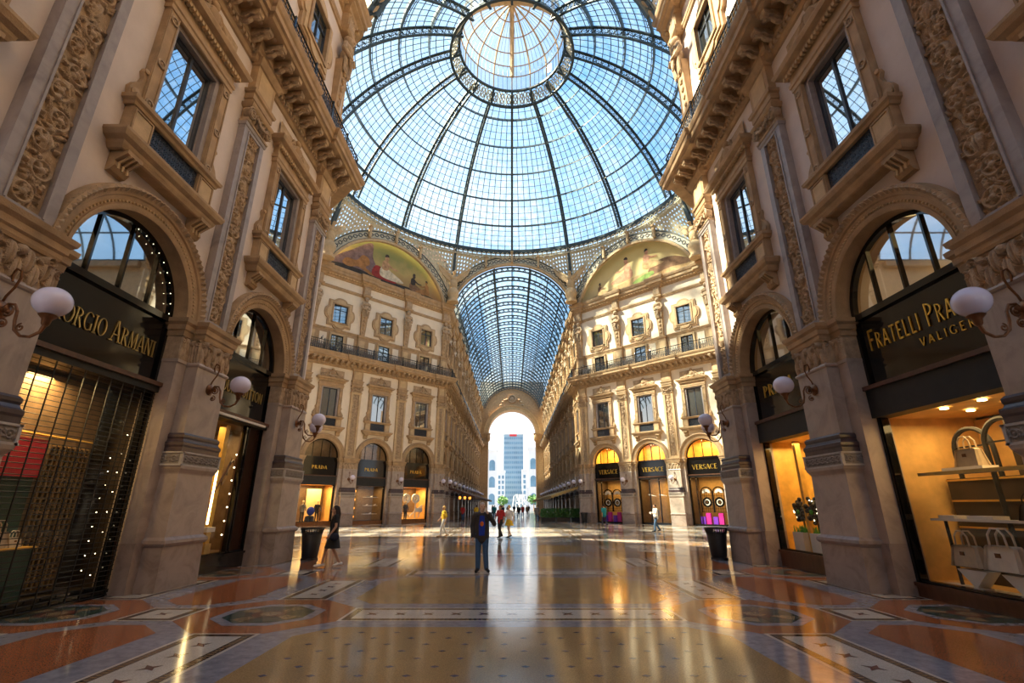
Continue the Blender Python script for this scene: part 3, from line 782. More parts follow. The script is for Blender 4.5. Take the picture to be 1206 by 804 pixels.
def ressaut(side, pil, u0, u1, dw=.14, hw=.66, turn=6.0):
    p = [(-turn * S2, -turn * S2), (0, 0)] if turn else [(u0, 0)]
    for c in pil:
        if turn == 0 and c - hw < u0 or c + hw > u1: continue
        a = max(.08, c - hw)
        p += [(a, 0), (a, dw), (c + hw, dw), (c + hw, 0)]
    p.append((u1, 0))
    if side.sgn < 0: p = [(-a, b) for a, b in p[::-1]]
    return p
CORN = [(-.05, 14.15), (.06, 14.18), (.10, 14.30), (.16, 14.33), (.16, 14.42), (.22, 14.46), (.22, 14.76), (.80, 14.80), (.84, 14.90), (.92, 14.92), (.92, 15.10), (.97, 15.16), (1.02, 15.30), (1.02, 15.36), (-.05, 15.42)]
UCOR = [(-.08, 23.15), (.06, 23.2), (.10, 23.35), (.28, 23.45), (.30, 23.55), (.42, 23.6), (.42, 23.85), (.50, 23.95), (.56, 24.15), (.56, 24.25), (-.08, 24.3)]
def cornice_mesh(side, pil, u0, u1, brk=True, turn=6.0):
    m = MB().use('stone'); m.mould(ressaut(side, pil, u0, u1, turn=turn), CORN)
    if brk:
        m.use('stone_carved'); u = u0 + .3
        while u < u1:
            c = side.sgn * u; near = any(abs(u - p) < .7 for p in pil); dw = .14 if near else 0
            m.prism([(.2 + dw, 14.48), (.36 + dw, 14.50), (.46 + dw, 14.60), (.60 + dw, 14.58), (.74 + dw, 14.66), (.74 + dw, 14.80), (.2 + dw, 14.80)], c - .12, c + .12, 'x')
            m.tube([(c, .24 + dw, 14.44), (c, .40 + dw, 14.46), (c, .50 + dw, 14.57), (c, .70 + dw, 14.60)], [.05, .06, .06, .05], 6)
            m.lathe([(0, 0), (.05, .01), (.09, .04), (.09, .05), (0, .05)], (c + .28, .52 + dw, 14.74), 8, 'z')
            u += .56
        u = u0 + .1
        while u < u1:
            m.box(side.sgn * u - .05, side.sgn * u + .05, .08, .20, 14.31, 14.42); u += .17
    return m.mesh('cornice')
def upper_trim(side, pil, u0, u1, turn=6.0):
    m = MB().use('stone')
    for pr in (UCOR, [(-.08, 17.62), (.03, 17.64), (.05, 17.74), (.09, 17.80), (.09, 17.88), (-.08, 17.9)], [(-.08, 22.0), (.03, 22.02), (.05, 22.12), (.08, 22.16), (.08, 22.3), (-.08, 22.3)], [(-.08, 15.3), (.06, 15.3), (.06, 15.7), (.02, 15.75), (-.08, 15.75)]):
        m.mould(ressaut(side, pil, u0, u1, .26 if pr is UCOR else .02, .48, turn), pr)
    m.use('stone_light'); u = u0 + .1
    while u < u1: m.box(side.sgn * u - .09, side.sgn * u + .09, .02, .30, 23.36, 23.46); u += .32
    a, b = sorted((side.sgn * u0, side.sgn * u1)); m.use('stone'); m.box(a, b, -.06, -.01, 15.4, 17.66); 
    return m.mesh('upper_trim')
def railing(side, u0, u1, turn=6.0, fine=True):
    """iron balcony rail along the cornice edge"""
    k = []; q = side.sgn; w = .86
    def loc(u): return (q * u, w) if u >= -.35 else (q * (-.35 + (u + .35) * S2), w + (u + .35) * S2)
    st = -turn
    m = MB().use('black')
    for z, r in ((15.48, .025), (16.30, .035), (16.10, .018)):
        P = [loc(u) for u in (st, -.35, u1)]; m.tube([(p[0], p[1], z) for p in P], r, 6)
    k.append(('rail', m.mesh('rail')))
    m = MB().use('iron'); u = st + .1; i = 0
    while u < u1:
        x, y = loc(u); m.box(x - .012, x + .012, y - .012, y + .012, 15.4, 16.3)
        x2, y2 = loc(u + .19); d = Vector((x2 - x, y2 - y, 0)).normalized(); cx, cy = (x + x2) / 2, (y + y2) / 2
        for zc, rr in ((15.68, .085), (15.90, .085)):
            m.tube([(cx + d.x * rr * math.cos(a), cy + d.y * rr * math.cos(a), zc + rr * 1.1 * math.sin(a)) for a in seg(0, 2 * PI, 8)[:-1]], .013, 4, closed=True)
        if fine: m.bar((x, y, 15.5), (x2, y2, 16.1), .016); m.bar((x, y, 16.1), (x2, y2, 15.5), .016)
        u += .19; i += 1
    k.append(('scroll_panel', m.mesh('scroll_panel')))
    u = st + .3
    while u < u1:
        m = MB().use('black'); x, y = loc(u); m.box(x - .03, x + .03, y - .03, y + .03, 15.36, 16.40); m.ball((x, y, 16.42), .05, n=6, m=4); u += 1.7 if fine else 5.1
        k.append(('standard', m.mesh('standard')))
    return k

PIL = make_pilaster(); HERM = make_upper_pilaster(); ARCH = make_arch(); WIN = make_window(); WINF = make_window(pane='pane_far'); OCT = make_oct_window(); MEZ = make_mezz_window(); LAMP = make_lamp()
wn = [0]
def window(kit, label, M, group=None):
    wn[0] += 1
    return kit_place(kit, 'window_%d' % wn[0], label, 'window', M, group, 'structure')

# walls
ob('wall_left', wall_mesh(NL, NB, -.1, 18.6, plast='plaster'), None, 'pale plaster wall on the left, above the two arched shops', 'wall', NL.M, None, 'structure')
ob('wall_right', wall_mesh(NR, NB, -.1, 18.6, plast='plaster'), None, 'pale plaster wall on the right, above the two arched shops', 'wall', NR.M, None, 'structure')
ob('wall_far_left', wall_mesh(DL, DB, -.05, 16.6, plast='plaster_pale'), None, 'white and gold facade across the octagon on the left, under the lunette painting', 'wall', DL.M, None, 'structure')
ob('wall_far_right', wall_mesh(DR, DB, -.05, 16.6, plast='plaster_pale'), None, 'sunlit white and gold facade across the octagon on the right', 'wall', DR.M, None, 'structure')
ob('wall_arcade_left', wall_mesh(AL, AB, -.2, 64.6, plast='plaster_pale'), None, 'long left wall of the far arcade running to the end arch', 'wall', AL.M, None, 'structure')
ob('wall_arcade_right', wall_mesh(AR, AB, -.2, 64.6, plast='plaster_pale'), None, 'long right wall of the far arcade running to the end arch', 'wall', AR.M, None, 'structure')
# unseen plain slabs for octagon and side-arm walls, put in to block light
for nm, lab, x0, y0, x1, y1 in [('wall_near_octagon_left', 'octagon wall turning away behind the left corner pier', -7.75, 17.35, -19.1, 28.7), ('wall_near_octagon_right', 'octagon wall turning away behind the right corner pier', 7.75, 17.35, 19.1, 28.7),
                           ('wall_side_arm_left', 'plain wall of the left side arm beyond the facade', -18.9, 41.6, -45, 41.6), ('wall_side_arm_right', 'plain wall of the right side arm beyond the facade', 18.9, 41.6, 45, 41.6),
                           ('wall_side_arm_left_near', 'plain near wall of the left side arm', -19.1, 28.7, -45, 28.7), ('wall_side_arm_right_near', 'plain near wall of the right side arm', 19.1, 28.7, 45, 28.7)]:
    m = MB().use('stone_light'); d = Vector((x1 - x0, y1 - y0, 0)); L = d.length; a = math.atan2(d.y, d.x); inside = -1 if Vector((-d.y, d.x, 0)).dot(Vector((0 - x0, YC - y0, 0))) < 0 else 1
    lo, hi = sorted((0, -inside * .5)); m.box(0, L, lo, hi, 0, 24.3)
    m.use('stone')
    for z, dd in ((15.0, .7), (23.6, .5), (5.6, .2)): lo, hi = sorted((0, inside * dd)); m.box(.9 if z > 6 else .1, L, lo, hi, z - .2, z + .35)
    ob(nm, m, None, lab, 'wall', T((x0, y0, 0), a), None, 'structure')
for nm, lab, x, y, L_, rz in (('wall_back', 'unseen wall added behind us to dim our arm', -8, -28, 16, 0), ('wall_left_back', 'unseen plain slab blocking light behind us on the left', -8.3, -1.2, 27, -PI / 2), ('wall_right_back', 'unseen plain slab blocking light behind us on the right', 7.8, -1.2, 27, -PI / 2), ('wall_block_end_left', 'dark wall added across the left side arm to stop bright reflections', -60, 28, 14, PI / 2), ('wall_block_end_right', 'dark wall added across the right side arm to stop bright reflections', 60, 28, 14, PI / 2)):  # slabs added out of view to block light and bright reflections
    m = MB().use('stone' if 'end' not in nm else 'shop_brown')
    if nm == 'wall_back': m.box(0, L_ * .25, 0, .5, 0, 24); m.box(L_ * .75, L_, 0, .5, 0, 24); m.box(0, L_, 0, .5, 17, 31)
    else: m.box(0, L_, 0, .5, 0, 24.3)
    ob(nm, m, None, lab, 'wall', T((x, y, 0), rz), None, 'structure')
for nm, lab, x0, x1, y0, y1, z1 in (('shade_attic_left', 'attic block added over the left shops to shade our arm, out of view', -30, -9.0, -28, 15.2, 37), ('shade_attic_right', 'attic block added over the right shops to cut sky light, out of view', 9.0, 30, -28, 15.2, 37), ('shade_attic_arcade', 'attic storey and roof along the left of the far arcade, out of view', -30, -9.2, 58, 98, 37)):  # attic blocks added to keep sun and sky light off the arms
    m = MB().use('stone_light'); m.box(x0, x1, y0, y1, 24.0, z1 - 4); m.use('awn_brown'); m.box(x0 - .3, x1 + .3, y0, y1, z1 - 4, z1, 2.5); ob(nm, m, None, lab, 'shade block', None, None, 'structure')
tr = [0]
def trim(me, label, M): tr[0] += 1; ob('trim_%d' % tr[0], me, None, label, 'cornice', M, None, 'structure')
def shade(p): return p
trim(cornice_mesh(NL, NP, 0, 18.5), 'deep carved cornice with scroll brackets over the left shops', NL.M)
trim(cornice_mesh(NR, NP, 0, 18.5), 'deep carved cornice with scroll brackets over the right shops', NR.M)
trim(cornice_mesh(DL, DP, 0, 16.4), 'gold balcony cornice across the far left facade', DL.M); trim(cornice_mesh(DR, DP, 0, 16.4), 'gold balcony cornice across the far right facade', DR.M)
trim(cornice_mesh(AL, AP, .6, 64, turn=0), 'balcony cornice receding along the left wall of the far arcade', AL.M); trim(cornice_mesh(AR, AP, .6, 64, turn=0), 'balcony cornice receding along the right wall of the far arcade', AR.M)
for sd, pl, e, t_, lab in ((NL, NP, 18.5, 6, 'upper mouldings above the left balcony'), (NR, NP, 18.5, 6, 'upper mouldings above the right balcony'), (DL, DP, 16.4, 6, 'toothed gold top cornice under the left lunette painting'), (DR, DP, 16.4, 6, 'toothed gold top cornice under the right lunette painting'),
                      (AL, AP, 64, 0, 'top cornice under the glass vault on the left of the far arcade'), (AR, AP, 64, 0, 'top cornice under the glass vault on the right of the far arcade')):
    trim(upper_trim(sd, pl, .3 if t_ == 0 else 0, e, t_), lab, sd.M)
for sd, e, lab in ((NL, 18.4, 'black iron balcony railing above the left cornice'), (NR, 18.4, 'black iron balcony railing above the right cornice'), (DL, 16.3, 'black iron balcony railing across the far left facade'), (DR, 16.3, 'black iron balcony railing across the far right facade')):
    kit_place(railing(sd, 0, e), 'balcony_railing', lab, 'railing', sd.M)
for sd, lab in ((AL, 'black balcony railing receding along the left wall of the far arcade'), (AR, 'black balcony railing receding along the right wall of the far arcade')):
    kit_place(railing(sd, 0, 63.5, .3, False), 'balcony_railing', lab, 'railing', sd.M)

SHOPN = {('NL', 1): 'the grille-shuttered shop on the left', ('NL', 0): 'the golden-lit shop on the left', ('NR', 1): 'the bag shop on the right', ('NR', 0): 'the golden-lit shop on the right',
         ('DL', 2): 'the leftmost shop of the far left facade', ('DL', 1): 'the middle shop of the far left facade', ('DL', 0): 'the far left facade shop nearest the arcade mouth',
         ('DR', 0): 'the far right facade shop nearest the arcade mouth', ('DR', 1): 'the middle shop of the far right facade', ('DR', 2): 'the rightmost shop of the far right facade'}
OFF = {'NL': 'left', 'NR': 'right'}
PN = {('NL', 0): 'marble corner pier right of the golden-lit shop on the left, carved panel above', ('NL', 1): 'marble pier between the grille-shuttered shop and the golden-lit shop', ('NL', 2): 'marble pier cut by the left picture edge, carved panel above', ('NL', 3): 'marble pier out of view behind the left picture edge',
      ('NR', 0): 'marble corner pier left of the golden-lit shop on the right, carved panel above', ('NR', 1): 'marble pier between the golden-lit shop and the bag shop', ('NR', 2): 'marble pier cut by the right picture edge, carved panel above', ('NR', 3): 'marble pier out of view behind the right picture edge',
      ('DL', 3): 'slender pier at the left end of the far left facade', ('DL', 2): 'carved pier between the leftmost and middle shops of the far left facade', ('DL', 1): 'carved pier right of the middle shop of the far left facade', ('DL', 0): 'pier on the far left facade at the arcade mouth',
      ('DR', 3): 'slender pier at the right end of the far right facade', ('DR', 2): 'carved pier between the middle and rightmost shops of the far right facade', ('DR', 1): 'carved pier left of the middle shop of the far right facade', ('DR', 0): 'pier on the far right facade at the arcade mouth'}
def remat(me, mp):
    q = me.copy()
    for i, m in enumerate(q.materials):
        if m.name in mp: q.materials[i] = MATS[mp[m.name]]
    return q
PILF = [(e[0], remat(e[1], {'marble_frame': 'stone_light'} if e[0] == 'frame' else {})) for e in PIL]  # far frames swapped to tan stone, painting warm light into their colour
PMESH = joined(PILF, 'pier')
for nm, sd, bays, pil in (('NL', NL, NB, NP), ('NR', NR, NB, NP), ('DL', DL, DB, DP), ('DR', DR, DB, DP)):
    for i, u in enumerate(pil):
        if nm[0] == 'N' and i == 3: continue
        kit_place(PIL if nm[0] == 'N' else PILF, 'pier', PN[nm, i], 'pier', sd.at(u))
        lab = PN[nm, i].replace('marble ', '').replace('carved ', '').replace('slender ', '')
        if nm[0] == 'D' or i == 0:
            kit_place(HERM, 'herm_statue', ('half-figure statue high over the ' + lab.split(', ')[0]).replace('of the far left facade', 'at far left').replace('of the far right facade', 'at far right'), 'statue', sd.at(u, -.05))
    for i, u in enumerate(bays):
        if nm[0] == 'N' and i == 2:
            window(WIN, 'stone-framed window mostly outside the picture beside the ' + ('left' if nm == 'NL' else 'right') + ' edge', sd.at(u)); continue
        s_ = SHOPN[nm, i]
        kit_place(ARCH, 'stone_arch', 'moulded stone arch over ' + s_, 'arch', sd.at(u))
        window(WIN if nm[0] == 'N' else WINF, 'stone-framed window with iron balustrade above ' + s_, sd.at(u))
        if nm[0] == 'D':
            window(OCT, 'lobed square top-storey window high above ' + s_, sd.at(u, -.05)); window(MEZ, 'balcony door behind the railing above ' + s_, sd.at(u, -.05))
        elif i == 0:
            window(MEZ, 'balcony door behind the railing above ' + s_, sd.at(u, -.05)); window(OCT, 'lobed square top-storey window high above ' + s_, sd.at(u, -.05))
# the far arcade: same bays, one mesh per thing
HM = joined(HERM, 'herm_statue'); AM = joined(ARCH, 'stone_arch'); WM = joined(WINF, 'window'); OM = joined(OCT, 'window'); LM = joined(LAMP, 'wall_lamp')
for nm, sd, side in (('AL', AL, 'left'), ('AR', AR, 'right')):
    for i, u in enumerate(AP):
        if i == 0: pass
        ob('pier', PMESH, None, 'carved pier on the %s wall of the far arcade' % side, 'pier', sd.at(u), 'piers along the %s wall of the far arcade' % side)
        ob('herm_statue', HM, None, 'half-figure statue on the upper %s wall of the far arcade' % side, 'statue', sd.at(u, -.05), 'statues along the upper %s wall of the far arcade' % side)
        ob('wall_lamp', LM, None, 'white globe wall lamp on the %s side of the far arcade' % side, 'lamp', sd.at(u, .4, -.1), 'globe lamps along the %s side of the far arcade' % side)
    for i, u in enumerate(AB):
        ob('stone_arch', AM, None, 'shop arch on the %s wall of the far arcade' % side, 'arch', sd.at(u), 'shop arches along the %s wall of the far arcade' % side)
        for me, lb in ((WM, 'stone-framed window on the %s wall of the far arcade'), (OM, 'lobed top-storey window on the %s wall of the far arcade')):
            wn[0] += 1; ob('window_%d' % wn[0], me, None, lb % side, 'window', sd.at(u, -.05 if me is OM else 0), lb.split(' on ')[0].replace('window', 'windows') + ' on the %s wall of the far arcade' % side, 'structure')
# lamps on the piers
for sd, u, rr, lab in ((NL, NP[0], 0, 'globe lamp on scroll bracket on the left corner pier'), (NL, NP[1], 0, 'globe lamp in front of the golden-lit shop sign on the left'), (NL, NP[2], 0, 'large globe lamp near the left picture edge'),
                   (NR, NP[0], 0, 'globe lamp on scroll bracket on the right corner pier'), (NR, NP[1], 0, 'globe lamp in front of the golden-lit shop sign on the right'), (NR, NP[2], 0, 'large globe lamp near the right picture edge'),
                   (DL, DP[1], 0, 'small globe lamp right of the middle shop of the far left facade'), (DL, DP[2], 0, 'small globe lamp between the leftmost and middle shops of the far left facade'), (DL, DP[3], 0, 'small globe lamp at the left end of the far left facade'), (DL, DP[0], 0, 'small globe lamp on the far left facade at the arcade mouth'),
                   (DR, DP[1], 0, 'small globe lamp left of the middle shop of the far right facade'), (DR, DP[2], 0, 'small globe lamp between the middle and rightmost shops of the far right facade'), (DR, DP[3], 0, 'small globe lamp at the right end of the far right facade'), (DR, DP[0], 0, 'small globe lamp on the far right facade at the arcade mouth')):
    near = sd in (NL, NR)
    kit_place(LAMP, 'wall_lamp', lab, 'lamp', sd.at(u, .40, .28 if near else -.1))
for sd, s_ in ((NL, 'left'), (NR, 'right')):   # second lamp round the corner of the pier
    p = sd.at(.35, .1, .20).translation
    kit_place(LAMP, 'wall_lamp', 'globe lamp round the corner behind the one on the %s corner pier' % s_, 'lamp', Matrix.Translation(p) @ Matrix.Rotation(sd.rz + sd.sgn * PI / 4 * 1, 4, 'Z'))

# ------------------------------------------------------------------ shop fronts
def quad(m, a, b, c, d): m.add([a, b, c, d], [(0, 1, 2, 3)])
def room(z0, z1, depth, back, sidec, floor=None, hw=1.72, w0=-.34, arch=False):
    m = MB().use(back); w1 = w0 - depth
    quad(m, (-hw, w1, z0), (hw, w1, z0), (hw, w1, z1), (-hw, w1, z1)); m.use(sidec)
    for s in (-1, 1): quad(m, (s * hw, w0, z0), (s * hw, w1, z0), (s * hw, w1, z1), (s * hw, w0, z1))
    quad(m, (-hw, w0, z1), (hw, w0, z1), (hw, w1, z1), (-hw, w1, z1)); m.use(floor or sidec); quad(m, (-hw, w0, z0), (hw, w0, z0), (hw, w1, z0), (-hw, w1, z0))
    return m.mesh('display_room')
def shopfront(sd, u, label, text, matn='gold_leaf', tz=4.75, tsz=.36, serif=True, fan_back='shop_brown', back='shop_warm', sidec='shop_brown', lint=(3.45, 4.22), bulk='brown_wood', bz=.34, sign='black', narrow=1.0, bars=(-.8, 0, .8), posts=(), depth=2.2, sub=None, grille=False, fan_light=0, light=0, lu=0, lsz=2.6, bold=1.0, gap=.1, tcx=0, no_glass=False):
    k = []
    m = MB().use('black')
    m.archband(0, 5.82, 1.50, 1.64, -.36, -.24, 0, PI, 30)
    for b in bars: h = math.sqrt(1.55 ** 2 - b * b); m.box(b - .022, b + .022, -.35, -.25, 5.8, 5.82 + h)
    m.box(-1.62, 1.62, -.38, -.20, 5.70, 5.84)
    for s in (-1, 1): a, b = sorted((s * 1.5, s * 1.66)); m.box(a, b, -.42, -.22, 0, 5.84)
    p = MB().use('fan_glass' if sd in (NL, NR) else 'fan_far'); n = 24; pts = [(1.52 * math.cos(PI * i / n), 5.82 + 1.52 * math.sin(PI * i / n)) for i in range(n + 1)]; p.add([(u_, -.30, z_) for u_, z_ in pts], [tuple(range(n + 1))])
    k.append(('fanlight_frame', m.mesh('fanlight_frame'), [('fanlight_pane', p.mesh('fanlight_pane', keep=True))]))
    m = MB().use(sign); m.box(-1.52, 1.52, -.34, -.28, lint[1], 5.72)
    sub_ = [('lettering', lettering(text, tsz, -.275, matn, serif, narrow, gap, tz, tcx, .025, bold), [], 'gold capital letters')]
    if sub: sub_.append(('lettering', lettering(sub, .165, -.275, matn, False, 1.0, .42, tz - .31, -.72, .02), [], 'small gold capital letters'))
    k.append(('sign_panel', m.mesh('sign_panel'), sub_))
    m = MB().use('black_matte'); m.box(-1.6, 1.6, -.5, -.12, lint[0], lint[1]); m.use('brown_wood'); m.box(-1.62, 1.62, -.5, -.06, lint[1] - .07, lint[1] + .02)
    k.append(('lintel_box', m.mesh('lintel_box')))
    m = MB().use(bulk); m.box(-1.56, 1.56, -.42, -.20, 0, bz); m.box(-1.58, 1.58, -.42, -.16, bz - .06, bz)
    k.append(('stall_riser', m.mesh('stall_riser')))
    m = MB().use('black')
    for b in (-1.5, 1.5) + tuple(posts): m.box(b - .035, b + .035, -.36, -.24, bz, lint[0])
    m.box(-1.5, 1.5, -.36, -.24, bz, bz + .05)
    p = MB().use('shop_glass'); p.add([(-1.5, -.30, bz), (1.5, -.30, bz), (1.5, -.30, lint[0]), (-1.5, -.30, lint[0])], [(3, 2, 1, 0)])
    k.append(('display_frame', m.mesh('display_frame'), [('display_pane', p.mesh('display_pane', keep=True))]))
    k.append(('display_room', room(bz, lint[0] + .02, depth, back, sidec)))
    k.append(('upper_room', room(5.7, 7.6, 1.6, fan_back, fan_back)))
    if grille:
        for i in range(10): m = MB().use('bulb'); q = .05 + PI * .48 * i / 9; m.ball((-1.44 * math.cos(q), -.22, 5.82 + 1.44 * math.sin(q)), .008, n=6, m=4); k[0][2].append(('edge_light', m.mesh('edge_light')))
        m = MB().use('black_matte'); z = bz - .1
        while z < lint[1] - .05: m.tube([(-1.55, -.16, z), (1.55, -.16, z)], .0075, 4); z += .088
        for i in range(11): b = -1.5 + .3 * i; m.bar((b, -.15, .05), (b, -.15, lint[1]), .016)
        k.append(('roller_grille', m.mesh('roller_grille')))
    t = kit_place(k, 'shopfront', label, 'shop', sd.at(u))
    for e, z, w_, sz, nm, u_ in ((light, lint[0] - .12, -1.2 if lsz > 1 else -.6, (lsz, min(1.2, lsz)), 'shop_light', lu), (fan_light, 7.35, -1.0, (2.0, .8), 'fanlight_light', 0)):
        if e:
            l = bpy.data.lights.new(nm, 'AREA'); l.energy = e; l.color = (1, .66, .26); l.shape = 'RECTANGLE'; l.size, l.size_y = sz
            o = bpy.data.objects.new(nm, l); COL.objects.link(o); o.matrix_world = sd.at(u, w_, z) @ T((u_, 0, 0))
    return t
A_ = 'arched shopfront '
shopfront(NL, NB[1], A_ + 'on the left with black roller grille pulled down', 'GIORGIO ARMANI', 'gold_dim', 4.80, [.44] + [.36] * 6 + [.36] + [.44] + [.36] * 5, True, back='shop_dark', sidec='shop_dark', grille=True, light=70, lu=.4, lsz=.5, lint=(4.05, 4.25), bz=.14, bulk='black', fan_back='shop_dark', narrow=.66, bold=.8)
shopfront(NL, NB[0], A_ + 'on the left with golden display and dark door posts', 'LOUIS VUITTON', 'gold_dim', 4.72, .32, False, back='shop_gold', sidec='shop_brown', lint=(3.95, 4.12), light=60, bulk='black', bz=.42, posts=(-.75, -.62), narrow=.78, fan_back='shop_dark', bold=.75)
shopfront(NR, NB[1], A_ + 'on the right with handbags in an amber display', 'FRATELLI PRADA', 'gold_leaf', 4.93, [.46] + [.36] * 7 + [.36] + [.46] + [.36] * 4, False, back='shop_dark', sidec='shop_warm', lint=(3.48, 4.15), light=62, bz=.26, sub='VALIGERIE', fan_back='plaster', fan_light=14, narrow=.62, gap=.17, bars=(-.75, 0, .75))
shopfront(NR, NB[0], A_ + 'on the right with bright gold display of jewelled shapes', 'PRADA', 'gold_leaf', 4.90, .36, True, back='shop_cream', sidec='shop_gold', lint=(3.55, 4.2), light=100, bz=.45, fan_back='plaster', fan_light=5, gap=.2, tcx=.2)
for i, (lg, ll) in enumerate(((110, 'with white ring sculptures nearest the arcade mouth'), (60, 'with dark shelves of shoes in the middle'), (130, 'with two dressed mannequins on the left end'))):
    shopfront(DL, DB[i], A_ + 'of the far left facade ' + ll, 'PRADA', 'gold_leaf', 4.78, .30, True, back='shop_brown', sidec='shop_warm' if i != 1 else 'shop_brown', lint=(3.42, 4.22), light=lg * 1.5, fan_back='shop_brown', fan_light=(10, 30, 12)[i], gap=.2, bulk='bronze', bold=1.1)
for i, ll in enumerate(('nearest the arcade mouth', 'in the middle', 'on the right end')):
    shopfront(DR, DB[i], A_ + 'of the far right facade with lit yellow fanlight ' + ll, 'VERSACE', 'gold_leaf', 4.76, .42, True, back='shop_warm', sidec='shop_brown', lint=(4.1, 4.3), light=60, fan_back='shop_gold', fan_light=260, gap=.09, bulk='black', bz=.1, posts=(-.5, .5) if i == 1 else (.95,), bold=1.15, bars=(-.85, 0, .85))
# the far arcade has simple shopfronts behind its arches
m = MB().use('black'); m.box(-1.62, 1.62, -.5, -.3, 4.1, 5.8); m.use('black_matte'); m.box(-1.62, 1.62, -.5, -.3, 0, 4.1); m.use('pane_far'); m.box(-1.4, 1.4, -.3, -.28, .5, 3.4); pts = [(1.6 * math.cos(PI * i / 16), 5.8 + 1.6 * math.sin(PI * i / 16)) for i in range(17)]; m.prism(pts, -.45, -.35)
sfm = m.mesh('shopfront')
for sd, side in ((AL, 'left'), (AR, 'right')):
    for u in AB: ob('shopfront', sfm, None, 'dark shopfront under an arch on the %s of the far arcade' % side, 'shop', sd.at(u), 'shopfronts along the %s of the far arcade' % side)
# ------------------------------------------------------------------ glass dome
DR_, DZ = 18.8, 25.9; E0, E1 = math.radians(17.97), math.radians(74.1)
EL = [E0 + (E1 - E0) * i / 6 for i in range(7)]
def sph(az, e, R=DR_): return (R * math.cos(e) * math.cos(az), R * math.cos(e) * math.sin(az), DZ + R * math.sin(e))
dome = thing('glass_dome', 'great round glass dome on dark iron ribs over the octagon', 'dome', T((0, YC, 0)))
def arcbox(m, az, ra, rb, wd, n=24, e0=E0, e1=E1):
    vs = []; t = Vector((-math.sin(az), math.cos(az), 0)) * wd / 2
    for i in range(n + 1):
        e = e0 + (e1 - e0) * i / n
        for R, s in ((ra, -1), (ra, 1), (rb, 1), (rb, -1)): vs.append(Vector(sph(az, e, R)) + t * s)
    m.add(vs, [(i * 4 + k, i * 4 + (k + 1) % 4, i * 4 + 4 + (k + 1) % 4, i * 4 + 4 + k) for i in range(n) for k in range(4)] + [(0, 1, 2, 3), (n * 4 + 3, n * 4 + 2, n * 4 + 1, n * 4)])
m = MB().use('iron_dome'); arcbox(m, 0, DR_, DR_ - .10, .26); arcbox(m, 0, DR_ - .82, DR_ - .92, .22)
fr = MB().use('iron_dome'); nr = 27
for i in range(nr):
    e = E0 + (E1 - E0) * (i + .5) / nr; c = Vector(sph(0, e, DR_ - .46)); rad = Vector((math.cos(e), 0, math.sin(e))); tan = Vector((-math.sin(e), 0, math.cos(e)))
    fr.tube([c + rad * .27 * math.cos(a) + tan * .27 * math.sin(a) for a in seg(0, 2 * PI, 10)[:-1]], .035, 4, closed=True)
    fr.tube([c + rad * .12 * math.cos(a) + tan * .12 * math.sin(a) for a in seg(0, 2 * PI, 6)[:-1]], .03, 4, closed=True)
    for s in (-1, 1): fr.bar(c + tan * .33 - rad * .38 * s, c + tan * .33 + rad * .05 * s, .05)
ribm, frm = m.mesh('rib'), fr.mesh('fretwork')
for i in range(16):
    r = ob('rib', ribm, dome, M=Matrix.Rotation(i * PI / 8, 4, 'Z')); ob('fretwork', frm, r)
for j in range(1, 6):
    e = EL[j]; r, z = DR_ * math.cos(e), DZ + DR_ * math.sin(e); m = MB().use('iron_dome'); c_, s_ = math.cos(e), math.sin(e)
    m.lathe([(r, z - .15), (r + .06, z + .15), (r - .32 * c_ + .04, z + .11 - .32 * s_), (r - .32 * c_, z - .11 - .32 * s_), (r, z - .15)], n=96)
    for i in range(96):
        a = 2 * PI * i / 96
        if j >= 1: m.bar((r * math.cos(a), r * math.sin(a), z), ((r - .5 * c_) * math.cos(a + .03), (r - .5 * c_) * math.sin(a + .03), z - .5 * s_), .045)
    q = r - .5 * c_; m.lathe([(q, z - .5 * s_ - .04), (q + .06, z - .5 * s_), (q, z - .5 * s_ + .04), (q, z - .5 * s_ - .04)], n=96)
    ob('ring', m, dome)
m = MB().use('iron_dome'); NVS = [8, 8, 8, 8, 6, 4]
for k in range(16):
    for j in range(6):
        nv = NVS[j]
        for v in range(1, nv):
            az = (k + v / nv) * PI / 8
            m.tube([sph(az, EL[j] + (EL[j + 1] - EL[j]) * i / 3, DR_ + .01) for i in range(4)], .037, 4, cap=False)
for j in range(6):
    for q in range(1, 4 if j else 5):
        e = EL[j] + (EL[j + 1] - EL[j]) * q / (4 if j else 5); r, z = DR_ * math.cos(e), DZ + DR_ * math.sin(e)
        m.lathe([(r, z - .032), (r + .04, z), (r, z + .032), (r - .035, z), (r, z - .032)], n=96)
ob('glazing_bars', m, dome)
m = MB().use('roof_glass'); n = 96; vs = []; fs = []
for i in range(n):
    for j in range(25): vs.append(sph(2 * PI * i / n, E0 + (E1 - E0) * j / 24, DR_ + .06))
m.add(vs, [(i * 25 + j, (i + 1) % n * 25 + j, (i + 1) % n * 25 + j + 1, i * 25 + j + 1) for i in range(n) for j in range(24)])
ob('dome_glass', m, dome)
# base ring with a pale lattice below
m = MB().use('iron_dome'); m.lathe([(17.62, 31.35), (17.62, 31.75), (18.1, 31.95), (18.1, 31.35), (17.62, 31.35)], n=96); ob('base_ring', m, dome)
m = MB().use('fret')
for i in range(192):
    a, b = 2 * PI * i / 192, 2 * PI * (i + 1) / 192; p = lambda t, z: (17.68 * math.cos(t), 17.68 * math.sin(t), z)
    m.bar(p(a, 30.65), p(b, 31.35), .07); m.bar(p(a, 31.35), p(b, 30.65), .07); m.bar(p(a, 30.65), p(b, 30.65), .10)
ob('lattice_frieze', m, dome)
